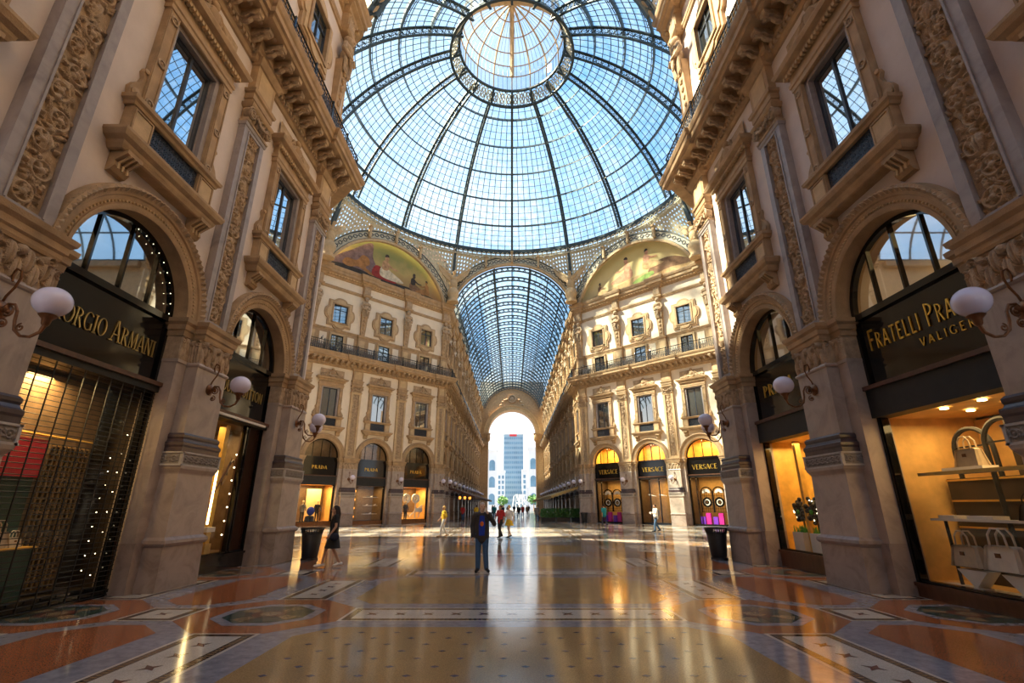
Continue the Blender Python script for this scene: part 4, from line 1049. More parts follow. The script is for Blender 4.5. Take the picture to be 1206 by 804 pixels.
# eye of the dome with fretwork drum, then the little lantern
OR_, OZ = DR_ * math.cos(E1), DZ + DR_ * math.sin(E1)
m = MB().use('iron_dome')
for z, r in ((OZ - 1.45, OR_ + .75), (OZ + .02, OR_)): m.lathe([(r - .12, z - .09), (r + .12, z - .09), (r + .12, z + .09), (r - .12, z + .09), (r - .12, z - .09)], n=64)
for i in range(16): a = i * PI / 8; m.bar(((OR_ + .75) * math.cos(a), (OR_ + .75) * math.sin(a), OZ - 1.45), (OR_ * math.cos(a), OR_ * math.sin(a), OZ), .26)
e_ = ob('eye_ring', m, dome)
m = MB().use('fret')
for i in range(48):
    a = 2 * PI * (i + .5) / 48; c = Vector(((OR_ + .37) * math.cos(a), (OR_ + .37) * math.sin(a), OZ - .72)); t = Vector((-math.sin(a), math.cos(a), 0)); u = Vector((-.4 * math.cos(a), -.4 * math.sin(a), .9))
    m.tube([c + t * .27 * math.cos(q) + u * .52 * math.sin(q) for q in seg(0, 2 * PI, 8)[:-1]], .075, 4, closed=True)
    m.bar(c - t * .33 - u * .7, c + t * .33 + u * .7, .07); m.bar(c + t * .33 - u * .7, c - t * .33 + u * .7, .07)
ob('fretwork', m, e_)
lan = ob('lantern', MB().use('iron_pale').__class__(), dome) if False else None
m = MB().use('stone_light')
LZ, LH = OZ + 2.0, 4.2
for i in range(16):
    a = i * PI / 8; m.bar((OR_ * math.cos(a), OR_ * math.sin(a), OZ), (OR_ * math.cos(a), OR_ * math.sin(a), LZ), .12)
    m.tube([(OR_ * math.cos(t) * math.cos(a), OR_ * math.cos(t) * math.sin(a), LZ + LH * math.sin(t)) for t in seg(0, PI / 2, 10)], .10 if i % 4 else .24, 4)
for t in (0, .3, .6, .9, 1.2):
    r, z = OR_ * math.cos(t), LZ + LH * math.sin(t); m.lathe([(r, z - .08), (r + .06, z), (r, z + .08), (r - .08, z), (r, z - .08)], n=64)
m.use('iron')
for i in range(64):
    if i % 4: a = i * PI / 32; m.tube([(OR_ * math.cos(t) * math.cos(a), OR_ * math.cos(t) * math.sin(a), LZ + LH * math.sin(t)) for t in seg(0, 1.35, 7)], .018, 4); m.bar((OR_ * math.cos(a), OR_ * math.sin(a), OZ), (OR_ * math.cos(a), OR_ * math.sin(a), LZ), .035)
l_ = ob('lantern', m, dome)
m = MB().use('lantern_glass'); m.lathe([(OR_ + .05, OZ), (OR_ + .05, LZ)] + [(max(0, (OR_ + .05) * math.cos(t)), LZ + (LH + .05) * math.sin(t)) for t in seg(0, PI / 2, 10)], n=48, open_=True); ob('lantern_glass', m, l_)

# ------------------------------------------------------------------ arches, pierced corners and lunettes under the dome
SIDES8 = []   # centre point, rotation (local x along the wall, y inwards), half length, arch radius out, apex, name
SIDES8.append(((0, 53.0), PI, 7.4, 8.6, 30.8, 'far'))
SIDES8.append(((-18.85, YC), -PI / 2, 6.4, 7.6, 30.2, 'left'))
SIDES8.append(((18.85, YC), PI / 2, 6.4, 7.6, 30.2, 'right'))
SIDES8.append(((0, 17.3), 0, 7.4, 8.6, 30.8, 'near'))
for sx, sy, rz, nm in ((-1, 1, -3 * PI / 4, 'far left'), (1, 1, 3 * PI / 4, 'far right'), (-1, -1, -PI / 4, 'near left'), (1, -1, PI / 4, 'near right')):
    SIDES8.append(((sx * 13.12, YC + sy * 12.12), rz, 8.1, 8.6, 30.2, nm))
spm = {}
for (cx, cy), rz, hl, Ro, ap, nm in SIDES8:
    zc = ap - Ro; Ri = Ro - 1.1; M = T((cx, cy, 0), rz); Mi = M.inverted(); is_arm = nm in ('far', 'left', 'right', 'near')
    aO = math.asin(min(1, max(0, (24.3 - zc) / Ro)));
    aL = max(aO, math.acos(min(1, hl / Ro)))
    m = MB().use('fret'); m.archband(0, zc, Ri + .25, Ro, -.1, .10, aL, PI - aL, 40)
    m.use('iron_dome'); m.archband(0, zc, Ro - .06, Ro + .04, -.1, .18, aL, PI - aL, 40)
    aI = math.asin(max(0, (24.3 - zc) / Ri)); m.use('stone_light'); m.archband(0, zc, Ri - .05, Ri + .22, -.1, .24, aI, PI - aI, 40); m.use('iron_dome'); m.archband(0, zc, Ri + .2, Ri + .28, -.1, .2, aL, PI - aL, 40)
    kit = [('band', m.mesh('band'))]
    m = MB().use('iron')
    nn_ = 30
    for i in range(nn_):
        a = aL + (PI - 2 * aL) * (i + .5) / nn_; x, z = (Ro - .42) * math.cos(a), zc + (Ro - .42) * math.sin(a)
        m.archband(x, z, .15, .22, .08, .15, 0, 2 * PI, 12)
        b = aL + (PI - 2 * aL) * (i) / nn_; x, z = (Ro - .42) * math.cos(b), zc + (Ro - .42) * math.sin(b); m.ball((x, .1, z), .07, (1, .5, 1), 6, 4)
    kit.append(('roundels', m.mesh('roundels')))
    for x in (-3.2, 0, 3.2):
        z = zc + math.sqrt(Ro * Ro - x * x); m = MB().use('stone_light'); m.box(x - .11, x + .11, .05, .5, z - .9, z + .55); m.box(x - .16, x + .16, .05, .6, z + .4, z + .6)
        kit.append(('bracket', m.mesh('bracket')))
    kit_place(kit, 'arch_band', 'pale patterned iron arch band under the dome on the %s side' % nm, 'arch', M)
    # pierced plates from the arch up to the base ring
    m = MB().use('fret'); du = .40; nu = int(2 * hl / du); C = Vector((0, YC, 0))
    def pt(u, t):
        b = M @ Vector((u, .05, 0)); zb = max(24.5, zc + math.sqrt(max(0, Ro * Ro - u * u))) if abs(u) < Ro else 24.5
        d = Vector((b.x, b.y - YC, 0)); rr = d.length; top = d / rr * 17.75; tz = 31.0
        # swell outwards in the middle
        q = Vector((b.x, b.y - YC, zb)).lerp(Vector((top.x, top.y, tz)), t); return q + Vector((0, YC, 0))
    for i in range(nu):
        ua, ub = -hl + i * 2 * hl / nu, -hl + (i + 1) * 2 * hl / nu; um = (ua + ub) / 2
        zb = max(24.5, zc + math.sqrt(max(0, Ro * Ro - um * um))); rows = int((31.0 - zb) / .42)
        for j in range(max(rows, 1)):
            t0, t1 = j / max(rows, 1), (j + 1) / max(rows, 1); tm = (t0 + t1) / 2
            oc = [pt(ua, t0), pt(um, t0), pt(ub, t0), pt(ub, tm), pt(ub, t1), pt(um, t1), pt(ua, t1), pt(ua, tm)]
            ce = pt(um, tm); qd = min(1.0, abs(abs(um) - hl * .84) / 1.6 + abs(tm - .55) * 1.2); h = (.44 - .22 * qd) if rows > 1 else .1; ic = []
            for q in range(8):
                f = h * (1.0 if q % 2 == 0 else 1.35) * 1.05; ic.append(ce + (oc[q] - ce) * (f if q % 2 else f * .98))
            m.add(oc + ic, [(q, (q + 1) % 8, 8 + (q + 1) % 8, 8 + q) for q in range(8)])
    ob('pierced_spandrel', m, None, 'pierced pale iron plates between the arch and the dome ring on the %s side' % nm, 'ironwork')
# dark stays down the corners
VERT = [(-7.4, 53.0, 'left of the far arcade vault'), (7.4, 53.0, 'right of the far arcade vault'), (-18.85, 41.55, 'at the outer end of the left lunette'), (18.85, 41.55, 'at the outer end of the right lunette')]
def winged():
    k = []
    m = MB().use('stone_light'); m.lathe([(.0, 0), (.62, 0), (.62, .18), (.5, .22), (.46, .5), (.6, .8), (.64, 1.1), (.52, 1.45), (.36, 1.6), (.4, 1.7), (0, 1.72)], (0, 0, 0), 14)
    k.append(('pedestal', m.mesh('pedestal', smooth=True)))
    m = MB().use('stone_light'); m.ball((0, .05, 2.2), .42, (1, .8, 1.5), 12, 8); m.ball((0, .12, 2.75), .34, (1, .8, 1), 12, 8); m.tube([(0, .1, 2.9), (0, .18, 3.2), (0, .26, 3.35)], [.2, .15, .17], 8); m.ball((0, .3, 3.4), .19, n=10, m=6); m.tube([(0, .45, 3.38), (0, .58, 3.28)], [.07, .02], 6)
    for s in (-1, 1): m.tube([(s * .18, .1, 2.0), (s * .22, .15, 1.7)], [.18, .12], 8)
    k.append(('body', m.mesh('body', smooth=True)))
    for s in (-1, 1):
        m = MB().use('stone_light')
        for i in range(8):
            t = i / 7; m.tube([(s * (.25 + .06 * i), .0, 2.75 + .05 * i), (s * (.55 + .14 * i), -.05, 3.2 + .09 * i), (s * (.75 + .15 * i), -.02, 2.9 + .26 * i - .35 * (1 - t))], [.10, .12, .03], 5)
        m.tube([(s * .2, .05, 2.8), (s * .7, .02, 3.35), (s * 1.5, 0, 4.0), (s * 1.85, 0, 4.35)], [.2, .17, .12, .04], 6)
        m.prism([(s * .15, 2.2), (s * .6, 2.55), (s * 1.1, 2.95), (s * 1.6, 3.6), (s * 1.95, 4.4), (s * 1.4, 4.05), (s * .8, 3.5), (s * .25, 2.95)], -.08, .06)
        k.append(('wing', m.mesh('wing', smooth=True)))
    return k
WK = winged()
for x, y, lab in VERT:
    a = math.atan2(YC - y, -x); d = Vector((x, y - YC, 0)).normalized()
    kit_place(WK, 'eagle_statue', 'golden spread-winged stone eagle ' + lab, 'statue', T((x - d.x * 1.05, y - d.y * 1.05, 24.3), a - PI / 2) @ Matrix.Scale(1.12, 4))
    m = MB().use('iron_dome'); b = Vector((x, y, 24.4)) - d * .1; t = d * 17.8 + Vector((0, YC, 31.6)); m.bar(b, t, .42, .3); 
    ob('iron_stay', m, None, 'dark iron corner post up to the dome ring ' + lab.replace('at the outer end of', 'at'), 'post')
# lunette paintings
def blobpoly(m, pts, w, n=5):
    P = [Vector(p) for p in pts]; out = []
    for i in range(len(P)):
        p0, p1, p2, p3 = P[i - 1], P[i], P[(i + 1) % len(P)], P[(i + 2) % len(P)]
        for j in range(n):
            t = j / n; out.append(.5 * ((2 * p1) + (p2 - p0) * t + (2 * p0 - 5 * p1 + 4 * p2 - p3) * t * t + (3 * p1 - p0 - 3 * p2 + p3) * t ** 3))
    m.add([(-q.x, w, q.y) for q in out], [tuple(range(len(out)))])
def paint_ground(name, top, mid, low):
    m_, nt, b = nodes_of(name); tc = nt.nodes.new('ShaderNodeTexCoord'); sp = nt.nodes.new('ShaderNodeSeparateXYZ'); nt.links.new(tc.outputs['Object'], sp.inputs[0])
    mr = nn(nt, 'ShaderNodeMapRange'); mr.inputs['From Min'].default_value = 24.3; mr.inputs['From Max'].default_value = 29.2
    nz = nn(nt, 'ShaderNodeTexNoise', Scale=.9, Detail=5.0); nt.links.new(tc.outputs['Object'], nz.inputs['Vector'])
    ad = nn(nt, 'ShaderNodeMath', operation='MULTIPLY_ADD'); ad.inputs[1].default_value = .5; nt.links.new(nz.outputs['Fac'], ad.inputs[0]); nt.links.new(sp.outputs['Z'], mr.inputs['Value']); nt.links.new(mr.outputs['Result'], ad.inputs[2])
    rp = nt.nodes.new('ShaderNodeValToRGB'); e = rp.color_ramp.elements; e[0].color = (*low, 1); e[0].position = .3; e[1].color = (*top, 1); e[1].position = 1.1; x = e.new(.7); x.color = (*mid, 1)
    nt.links.new(ad.outputs[0], rp.inputs['Fac']); nt.links.new(rp.outputs['Color'], b.inputs['Base Color']); b.inputs['Roughness'].default_value = .85; MATS[name] = m_
paint_ground('paint_sky_green', (.22, .235, .09), (.44, .33, .13), (.36, .20, .09))
paint_ground('paint_sky_gold', (.66, .50, .20), (.74, .58, .27), (.62, .47, .25))
for n_, c_ in dict(p_earth=(.13, .085, .06), p_dark=(.05, .04, .035), p_red=(.30, .035, .03), p_flesh=(.45, .26, .14), p_white=(.62, .52, .38), p_lion=(.36, .17, .06), p_violet=(.20, .13, .13), p_green=(.22, .32, .08), p_rose=(.60, .30, .18), p_sand=(.50, .33, .16), p_brown=(.24, .13, .07)).items(): mat(n_, c_, .85, .35, 2.2)
def lunette(sd, ground, figs, label):
    zc, R = 21.6, 8.15; q = sd.sgn; M = sd.at(8.1, -.3)
    m = MB().use(ground); a0 = math.asin((24.25 - zc) / R); n = 40
    pts = [(R * math.cos(a0 + (PI - 2 * a0) * i / n), zc + R * math.sin(a0 + (PI - 2 * a0) * i / n)) for i in range(n + 1)]
    m.add([(u, 0.02, z) for u, z in pts], [tuple(range(n + 1))]); m.use('stone'); m.prism(pts, -.4, 0.0)
    k = [('ground', m.mesh('ground'))]
    byname = {}
    for i, (nm, mt, P) in enumerate(figs):
        mm = MB().use(mt); blobpoly(mm, [(x, 24.3 + z) for x, z in P], .025 + .004 * i); k.append((nm, mm.mesh(nm)))
    kit_place(k, 'lunette_painting', label, 'painting', M)
def reclining(x, z, s, cl, fl='p_flesh', flip=1):
    f = lambda P: [(x + flip * s * a, z + s * b) for a, b in P]
    return [('painted_figure', cl, f([(-.5, 0), (-.45, .5), (-.1, .7), (.4, .45), (1.2, .1), (1.5, -.15), (.6, -.25), (-.2, -.2)])), ('painted_figure', fl, f([(-.35, .5), (-.32, 1.05), (-.05, 1.2), (.18, 1.0), (.2, .55), (-.05, .4)])),
            ('painted_figure', fl, f([(-.12, 1.2), (-.16, 1.45), (0, 1.6), (.16, 1.45), (.12, 1.2)])), ('painted_figure', fl, f([(.1, 1.05), (.5, .8), (.95, .75), (.95, .66), (.5, .66), (.1, .85)])), ('painted_figure', 'p_dark', f([(-.18, 1.45), (-.12, 1.68), (.08, 1.7), (.16, 1.55), (0, 1.5)]))]
lunette(DL, 'paint_sky_green', [('painted_rock', 'p_violet', [(-6.6, .2), (-6.2, 1.4), (-4.4, 2.9), (-3, 4.1), (-2.2, 4.3), (-2.1, 2.8), (-1.6, 1.8), (-1.4, .3)]), ('painted_ground', 'p_dark', [(-6.8, .05), (-6.4, .7), (-4.4, .9), (-2, .75), (.5, .7), (3.2, .75), (6.4, .35), (6.8, .05), (0, .02)]),
        ('painted_beast', 'p_lion', [(-5.4, 1.0), (-5.0, 1.7), (-3.9, 1.8), (-3.3, 2.6), (-2.6, 2.5), (-2.4, 1.8), (-2.8, 1.3), (-1.6, .75), (-2.2, .65), (-3.6, 1.1), (-4.6, .8)]), ('painted_cloth', 'p_red', [(-2.0, .8), (-1.8, 1.9), (-1.0, 2.0), (.2, 1.2), (1.0, .7), (-.4, .6)])]
        + reclining(-.4, 1.2, 1.5, 'p_white') + reclining(3.2, .8, 1.1, 'p_brown', 'p_dark') + reclining(4.9, .7, .95, 'p_lion', 'p_lion', -1), 'arched mural with dark rock, beast and reclining figures on the far left')
lunette(DR, 'paint_sky_gold', [('painted_ground', 'p_sand', [(-6.8, .05), (-6.2, .5), (-3, .8), (0, 1.2), (2.5, 1.5), (5.2, 1.5), (6.6, .5), (6.8, .05), (0, .02)]), ('painted_ground', 'p_brown', [(1.6, 1.3), (2.6, 2.1), (4.4, 2.1), (6.0, 1.3), (6.3, .7), (4.0, .9), (2, .7)]), ('painted_grass', 'p_green', [(-.4, .5), (.6, 1.0), (2.0, 1.2), (2.2, .8), (.8, .4)])]
        + reclining(-1.0, 1.5, 1.45, 'p_rose', 'p_rose', -1) + reclining(1.6, 1.9, 1.25, 'p_sand', 'p_rose') + reclining(-4.6, .6, .8, 'p_sand', 'p_brown'), 'arched golden mural with rose-robed seated figures on the far right')

# ------------------------------------------------------------------ glass vaults over the arms
def vault(name, label, y0, y1, ribstep, fine, gl='roof_glass'):
    v = thing(name, label, 'vault', T((0, y0, 0))); zc, R = 22.2, 7.42; a0 = math.asin((24.3 - zc) / R); L = y1 - y0
    def P(a, y, r=R): return (r * math.cos(a), y, zc + r * math.sin(a))
    m = MB().use('iron_dome'); m.archband(0, zc, R - .12, R, -.11, .11, a0, PI - a0, 30); m.archband(0, zc, R - .58, R - .46, -.09, .09, a0, PI - a0, 30)
    for i in range(26): a = a0 + (PI - 2 * a0) * (i + .5) / 26; b = a + .05; m.bar(P(a, 0, R - .08), P(b, 0, R - .46), .07); m.bar(P(b, 0, R - .08), P(a, 0, R - .46), .07)
    rm = m.mesh('rib'); n = int(L / ribstep)
    for i in range(n + 1): ob('rib', rm, v, M=T((0, L * i / n, 0)))
    for a in seg(a0, PI - a0, 8): m = MB().use('iron_dome'); x = P(a, 0); m.bar(P(a, 0), P(a, L), .13, .16); ob('purlin', m, v)
    m = MB().use('iron_dome'); ridge = .30
    for a in seg(a0, PI - a0, 24):
        if abs(a - PI / 2) > ridge: m.bar(P(a, 0, R + .02), P(a, L, R + .02), .035)
    k = int(L / fine)
    for i in range(k):
        y = L * i / k
        for a, b in ((a0, PI / 2 - ridge), (PI / 2 + ridge, PI - a0)): m.tube([P(t, y, R + .02) for t in seg(a, b, 8)], .014, 4, cap=False)
    for s in (-1, 1): m.bar(P(PI / 2 + s * ridge, 0, R), P(PI / 2 + s * ridge, L, R), .16, .3)
    m.bar(P(PI / 2, 0, R + .25), P(PI / 2, L, R + .25), .10)
    ob('glazing_bars', m, v)
    m = MB().use(gl); A = seg(a0, PI - a0, 24); vs = [P(a, y, R + .06) for y in seg(0, L, 8) for a in A]; m.add(vs, [(j * 25 + i, j * 25 + i + 1, (j + 1) * 25 + i + 1, (j + 1) * 25 + i) for j in range(8) for i in range(24)]); ob('vault_glass', m, v)
vault('glass_vault', 'iron and glass barrel vault over the long far arcade', 53.3, 116.6, 2.55, .43)
vault('glass_vault', 'iron and glass barrel vault over our own arm, seen only in reflections', -27, 17, 2.5, .8, 'vault_clear')
for s_, nm_ in ((-1, 'left'), (1, 'right')):   # the side arms have glass vaults of their own
    m = MB().use('vault_clear'); A = seg(.25, PI - .25, 20); P_ = [(6.6 * math.cos(a), 22.6 + 6.6 * math.sin(a)) for a in A]
    vs = [(s_ * x, YC + p, z) for x in (18.9, 60) for p, z in P_]; m.add(vs, [(i, i + 1, 22 + i, 21 + i) for i in range(20)]); kit = [('vault_glass', m.mesh('vault_glass'))]
    m = MB().use('iron_dome')
    for k_ in range(14):
        x = s_ * (19.5 + 3 * k_); m.tube([(x, YC + p * .99, z - .1) for p, z in P_], .12, 4)
    for p, z in P_[::3]: m.bar((s_ * 18.9, YC + p, z), (s_ * 60, YC + p, z), .12)
    kit.append(('ribs', m.mesh('ribs'))); kit_place(kit, 'glass_vault', 'iron and glass vault over the %s side arm, seen only in reflections' % nm_, 'vault', T())
# end arch
m = MB().use('stone'); n = 30; Ra, zs = 5.75, 18.15
lo = [(Ra * math.cos(PI * i / n), zs + Ra * math.sin(PI * i / n)) for i in range(n + 1)]
for w in (0, 3): m.add([(u, w, z) for u, z in lo] + [(u * 7.9 / Ra, w, 31) for u, z in lo], [(i, i + 1, n + 2 + i, n + 1 + i) for i in range(n)])
m.add([(u, 0, z) for u, z in lo] + [(u, 3, z) for u, z in lo], [(i, i + 1, n + 2 + i, n + 1 + i) for i in range(n)])
for s in (-1, 1): a, b = sorted((s * Ra, s * 7.9)); m.box(a, b, 0, 3, 0, zs); m.add([(s * Ra, 0, zs), (s * 7.9, 0, zs), (s * 7.9, 0, 31), (s * Ra * .999, 0, zs)], [(0, 1, 2)])
k = [('wall_face', m.mesh('wall_face'))]
m = MB().use('stone_light'); m.archband(0, zs, Ra - .05, Ra + .95, -.25, .02, 0, PI, 36); m.archband(0, zs, Ra + .85, Ra + 1.1, -.4, .02, 0, PI, 36); m.archband(0, zs, Ra - .08, Ra + .2, -.35, .02, 0, PI, 36)
k.append(('archivolt', m.mesh('archivolt')))
m = MB().use('stone_carved'); m.archband(0, 26.6, .75, 1.0, -.5, .02, 0, 2 * PI, 20); m.ball((0, -.15, 26.6), .75, (1, .4, 1), 12, 6)
for s in (-1, 1):
    for i in range(5): m.ball((s * (1.2 + .5 * i), -.12, 26.5 - .16 * i * i), .3, (1.2, .5, .8), 8, 5)
k.append(('carved_crest', m.mesh('carved_crest', smooth=True)))
for s in (-1, 1):
    m = MB().use('stone'); a, b = sorted((s * (Ra - .05), s * (Ra + 1.5))); m.box(a, b, -.5, .1, 15.2, zs - 1.2); m.mould([(a, 0), (a, -.3), (b, -.3), (b, 0)][::-1], [(0, zs - 1.3), (.15, zs - 1.2), (.35, zs - .6), (.5, zs - .2), (.5, zs), (0, zs)])
    m.ball((s * (Ra - .1), -.5, zs - 1.1), .65, (.7, .8, 1.5), 10, 6); k.append(('corbel', m.mesh('corbel')))
kit_place(k, 'end_arch', 'tall golden arch closing the far arcade, bright sky through it', 'arch', T((0, 117, 0)))
# ------------------------------------------------------------------ floor mosaic
fl = {}
def fp(mt, pts, z):
    m = fl.setdefault('m', MB()).use(mt); m.add([(x, y, z) for x, y in pts], [tuple(range(len(pts)))])
def rc(mt, x0, x1, y0, y1, z): fp(mt, [(x0, y0), (x1, y0), (x1, y1), (x0, y1)], z)
def octa(mt, cx, cy, r, z, k=.4142): h = r * k; fp(mt, [(cx + r, cy - h), (cx + r, cy + h), (cx + h, cy + r), (cx - h, cy + r), (cx - r, cy + h), (cx - r, cy - h), (cx - h, cy - r), (cx + h, cy - r)], z)
def cutrect(mt, x0, x1, y0, y1, c, d, z): fp(mt, [(x0 + c, y0), (x1 - c, y0), (x1, y0 + d), (x1, y1 - d), (x1 - c, y1), (x0 + c, y1), (x0, y1 - d), (x0, y0 + d)], z)
def cross(cx, cy, r, z, along):
    for a in (PI / 4, 3 * PI / 4): c_, s_ = math.cos(a), math.sin(a); fp('f_star', [(cx + c_ * r, cy + s_ * r), (cx - s_ * r * .34, cy + c_ * r * .34), (cx - c_ * r, cy - s_ * r), (cx + s_ * r * .34, cy - c_ * r * .34)], z + (.0006 if a > 1 else 0))
def band(x0, x1, y0, y1, z, horiz, n=None, fine=True):
    rc('f_white', x0, x1, y0, y1, z); rc('f_dark', x0 + .05, x1 - .05, y0 + .05, y1 - .05, z + .0012)
    t = .17; rc('f_white', x0 + t, x1 - t, y0 + t, y1 - t, z + .0024)
    if fine:   # little blocks along the dark border
        st = .075
        if horiz:
            for yy in (y0 + .11, y1 - .11):
                x = x0 + .12
                while x < x1 - .12: rc('f_tan', x, x + .035, yy - .035, yy + .035, z + .0018); x += st
        else:
            for xx in (x0 + .11, x1 - .11):
                y = y0 + .12
                while y < y1 - .12: rc('f_tan', xx - .035, xx + .035, y, y + .035, z + .0018); y += st
    l = (x1 - x0) if horiz else (y1 - y0); k = max(1, int((l - .3) / .455))
    for i in range(k):
        o = (i - (k - 1) / 2) * .455; c = ((x0 + x1) / 2 + (o if horiz else 0), (y0 + y1) / 2 + (0 if horiz else o)); cross(c[0], c[1], .135, z + .0034, horiz)
def dots(x0, x1, y0, y1, z, cut):
    j = 0; y = y0 + .2
    while y < y1 - .1:
        x = x0 + (.15 if j % 2 else .40)
        while x < x1 - .1:
            if abs(x) > 0: fp('f_dot', [(x - .055, y), (x, y - .04), (x + .055, y), (x, y + .04)], z)
            x += .5
        y += .30; j += 1
rc('f_blue', -60, 60, -14, 118, 0)
PZ = 5.05; Y0K = 8.85
for k in range(-2, 22):
    y = Y0K + PZ * k; near = k in (-1, 0, 1); oc = 17.5 < y < 52
    lim = 18 if oc else 8
    if near or k in (2, 3, 4): pass
    rc('f_blue', -2.7, 2.7, y - .9, y + .9, .0006)
    if oc: rc('f_grey', -30, 30, y - .3, y + PZ - .9, .0003)
    band(-2.7, 2.7, y - .5, y + .5, .002, True, fine=near)
    cutrect('f_ochre' if y < 20 or y > 50 else 'f_pale', -2.98, 2.98, y + .88, y + PZ - .88, .42, .52, .002)
    if near: dots(-2.75, 2.75, y + .95, y + PZ - .95, .0032, 0)
    for s in (-1, 1):
        cols = [3.95, 7.45] + ([10.95, 14.45] if oc else [])
        for ci, cx in enumerate(cols):
            octa('f_red' if y < 20 or y > 50 else 'f_tan', s * cx, y, 1.26, .0012, .40); octa('f_blue', s * cx, y, .80, .0026); octa('f_green', s * cx, y, .64, .0036)
            for q in range(8): a = q * PI / 4; fp('f_tan' if q % 2 else 'f_green', [(s * cx, y), (s * cx + .6 * math.cos(a), y + .6 * math.sin(a)), (s * cx + .6 * math.cos(a + .5), y + .6 * math.sin(a + .5))], .0042 + .0001 * q)
            octa('f_star', s * cx, y, .27, .0056); octa('f_tan', s * cx, y, .16, .0062)
            band(s * (cx) - .47, s * (cx) + .47, y + 1.25, y + PZ - 1.25, .002, False, fine=near and ci == 0)
            if ci + 1 < len(cols) or not oc:
                fx0, fx1 = cx + 1.0, cx + 2.52
                if ci == 0 or oc:
                    a, b = sorted((s * fx0, s * fx1)); cutrect('f_red' if not oc else 'f_pale', a, b, y + .75, y + PZ - .75, .5, .48, .002)
                    a, b = sorted((s * (cx + 1.27), s * (cx + 2.23))); band(a, b, y - .5, y + .5, .002, True, fine=near)
# grey margin along the shop fronts
for s in (-1, 1): a, b = sorted((s * 7.45, s * 8.4)); 
m = fl['m']; m.use('f_blue')
ob('floor', m.mesh('floor', keep=True), None, 'polished mosaic floor of ochre, blue and red marble patterns', 'floor', None, None, 'structure')
m = MB().use('f_grey'); m.box(-300, 300, 118, 420, -.3, -.004); m.box(-200, 200, -30, 118, -.4, -.02)
ob('ground', m, None, 'pale paved square beyond the end arch', 'ground', None, None, 'structure')

# ------------------------------------------------------------------ the square beyond the end arch
k = []; m = MB().use('tower_wall'); m.box(-6.6, 6.6, 0, 14, 0, 47.4); k.append(('tower_block', m.mesh('tower_block')))
for i in range(14):
    z = 2.5 + 3.2 * i; m = MB().use('tower_pane')
    for j in range(10): x = -6.2 + 1.27 * j; m.box(x, x + .95, -.12, .1, z, z + 1.6)
    k.append(('window_band', m.mesh('window_band')))
m = MB().use('city_wall'); m.box(-6.8, 6.8, -.3, 14.2, 47.4, 48.2); m.box(-6.4, -5.6, 4, 6, 48.2, 50.2); k.append(('roof_slab', m.mesh('roof_slab')))
m = MB().use('sign_red'); m.box(-2.6, 2.2, -.4, -.2, 46.2, 47.5); k.append(('roof_sign', m.mesh('roof_sign'), [], 'red rooftop sign'))
kit_place(k, 'tower', 'blue-grey office tower seen through the end arch', 'tower', T((1.0, 330, 0)))
def block(label, x, y, w, h, storeys, cols, arch=False):
    m = MB().use('city_wall'); m.box(-w / 2, w / 2, 0, 12, 0, h); m.box(-w / 2 - .3, w / 2 + .3, -.4, 12, h - .8, h); k = [('walls', m.mesh('walls'))]
    for i in range(storeys):
        for j in range(cols):
            cx = -w / 2 + w * (j + .5) / cols; z = 2 + (h - 4) * i / storeys; ww = w / cols * .28; hh = (h - 4) / storeys * .62
            m = MB().use('tower_pane'); m.prism([(cx - ww, z), (cx + ww, z), (cx + ww, z + hh * .75)] + ([(cx + ww * math.cos(q), z + hh * .75 + ww * math.sin(q)) for q in seg(0, PI, 6)][1:-1] if arch else [(cx + ww, z + hh)] + [(cx - ww, z + hh)]) + [(cx - ww, z + hh * .75)], -.12, .05); k.append(('window', m.mesh('window')))
    kit_place(k, 'building', label, 'building', T((x, y, 0)))
block('pale building with tall arched windows left of the tower', -11.6, 230, 9.5, 26.5, 3, 2, True); block('pale building with tall arched windows right of the tower', 12.2, 230, 9.5, 27.5, 3, 2, True)
block('lower grey office block just left of the tower', -9, 310, 9, 22.5, 6, 4); block('lower grey office block just right of the tower', 11.5, 310, 10, 23, 6, 4)
def tree(label, x, y, h, r):
    k = []; m = MB().use('cl_tan'); m.tube([(0, 0, 0), (.05, 0, h * .3), (0, .1, h * .6)], [.22, .16, .08], 8); k.append(('trunk', m.mesh('trunk')))
    m = MB().use('leaf'); rg = random.Random(int(x * 10))
    for i in range(260):
        a, b, q = rg.random() * 6.28, rg.uniform(-1, 1), rg.random() ** .4 * r; c_ = math.sqrt(1 - b * b); p = Vector((q * c_ * math.cos(a), q * c_ * math.sin(a), h * .65 + q * b * .8)); d1 = Vector((rg.uniform(-1, 1), rg.uniform(-1, 1), rg.uniform(-1, 1))).normalized() * .38; d2 = d1.orthogonal().normalized() * .3
        m.add([p - d1, p + d2, p + d1, p - d2], [(0, 1, 2, 3)])
    k.append(('crown', m.mesh('crown'))); kit_place(k, 'tree', label, 'tree', T((x, y, 0)))
tree('small green tree in front of the tower on the left', -3.6, 200, 5.5, 2.2); tree('small green tree in front of the tower on the right', 8.6, 200, 6, 2.6)
k = []; m = MB().use('city_wall'); m.lathe([(0, 0), (3, 0), (3, .8), (2.7, .8), (2.6, .5), (0, .5)], n=24); m.lathe([(.3, .5), (.3, 2.2), (1.3, 2.6), (0, 2.6)], n=16); k.append(('basin', m.mesh('basin')))
m = MB().use('city_wall')
for i in range(12): a = i * PI / 6; m.tube([(.2 * math.cos(a), .2 * math.sin(a), 2.6), (1.0 * math.cos(a), 1.0 * math.sin(a), 5.2), (1.9 * math.cos(a), 1.9 * math.sin(a), 4.6), (2.4 * math.cos(a), 2.4 * math.sin(a), .7)], .06, 5)
k.append(('water_jets', m.mesh('water_jets', smooth=True))); kit_place(k, 'fountain', 'pale fountain in the square beyond the end arch', 'fountain', T((2.4, 170, 0)))

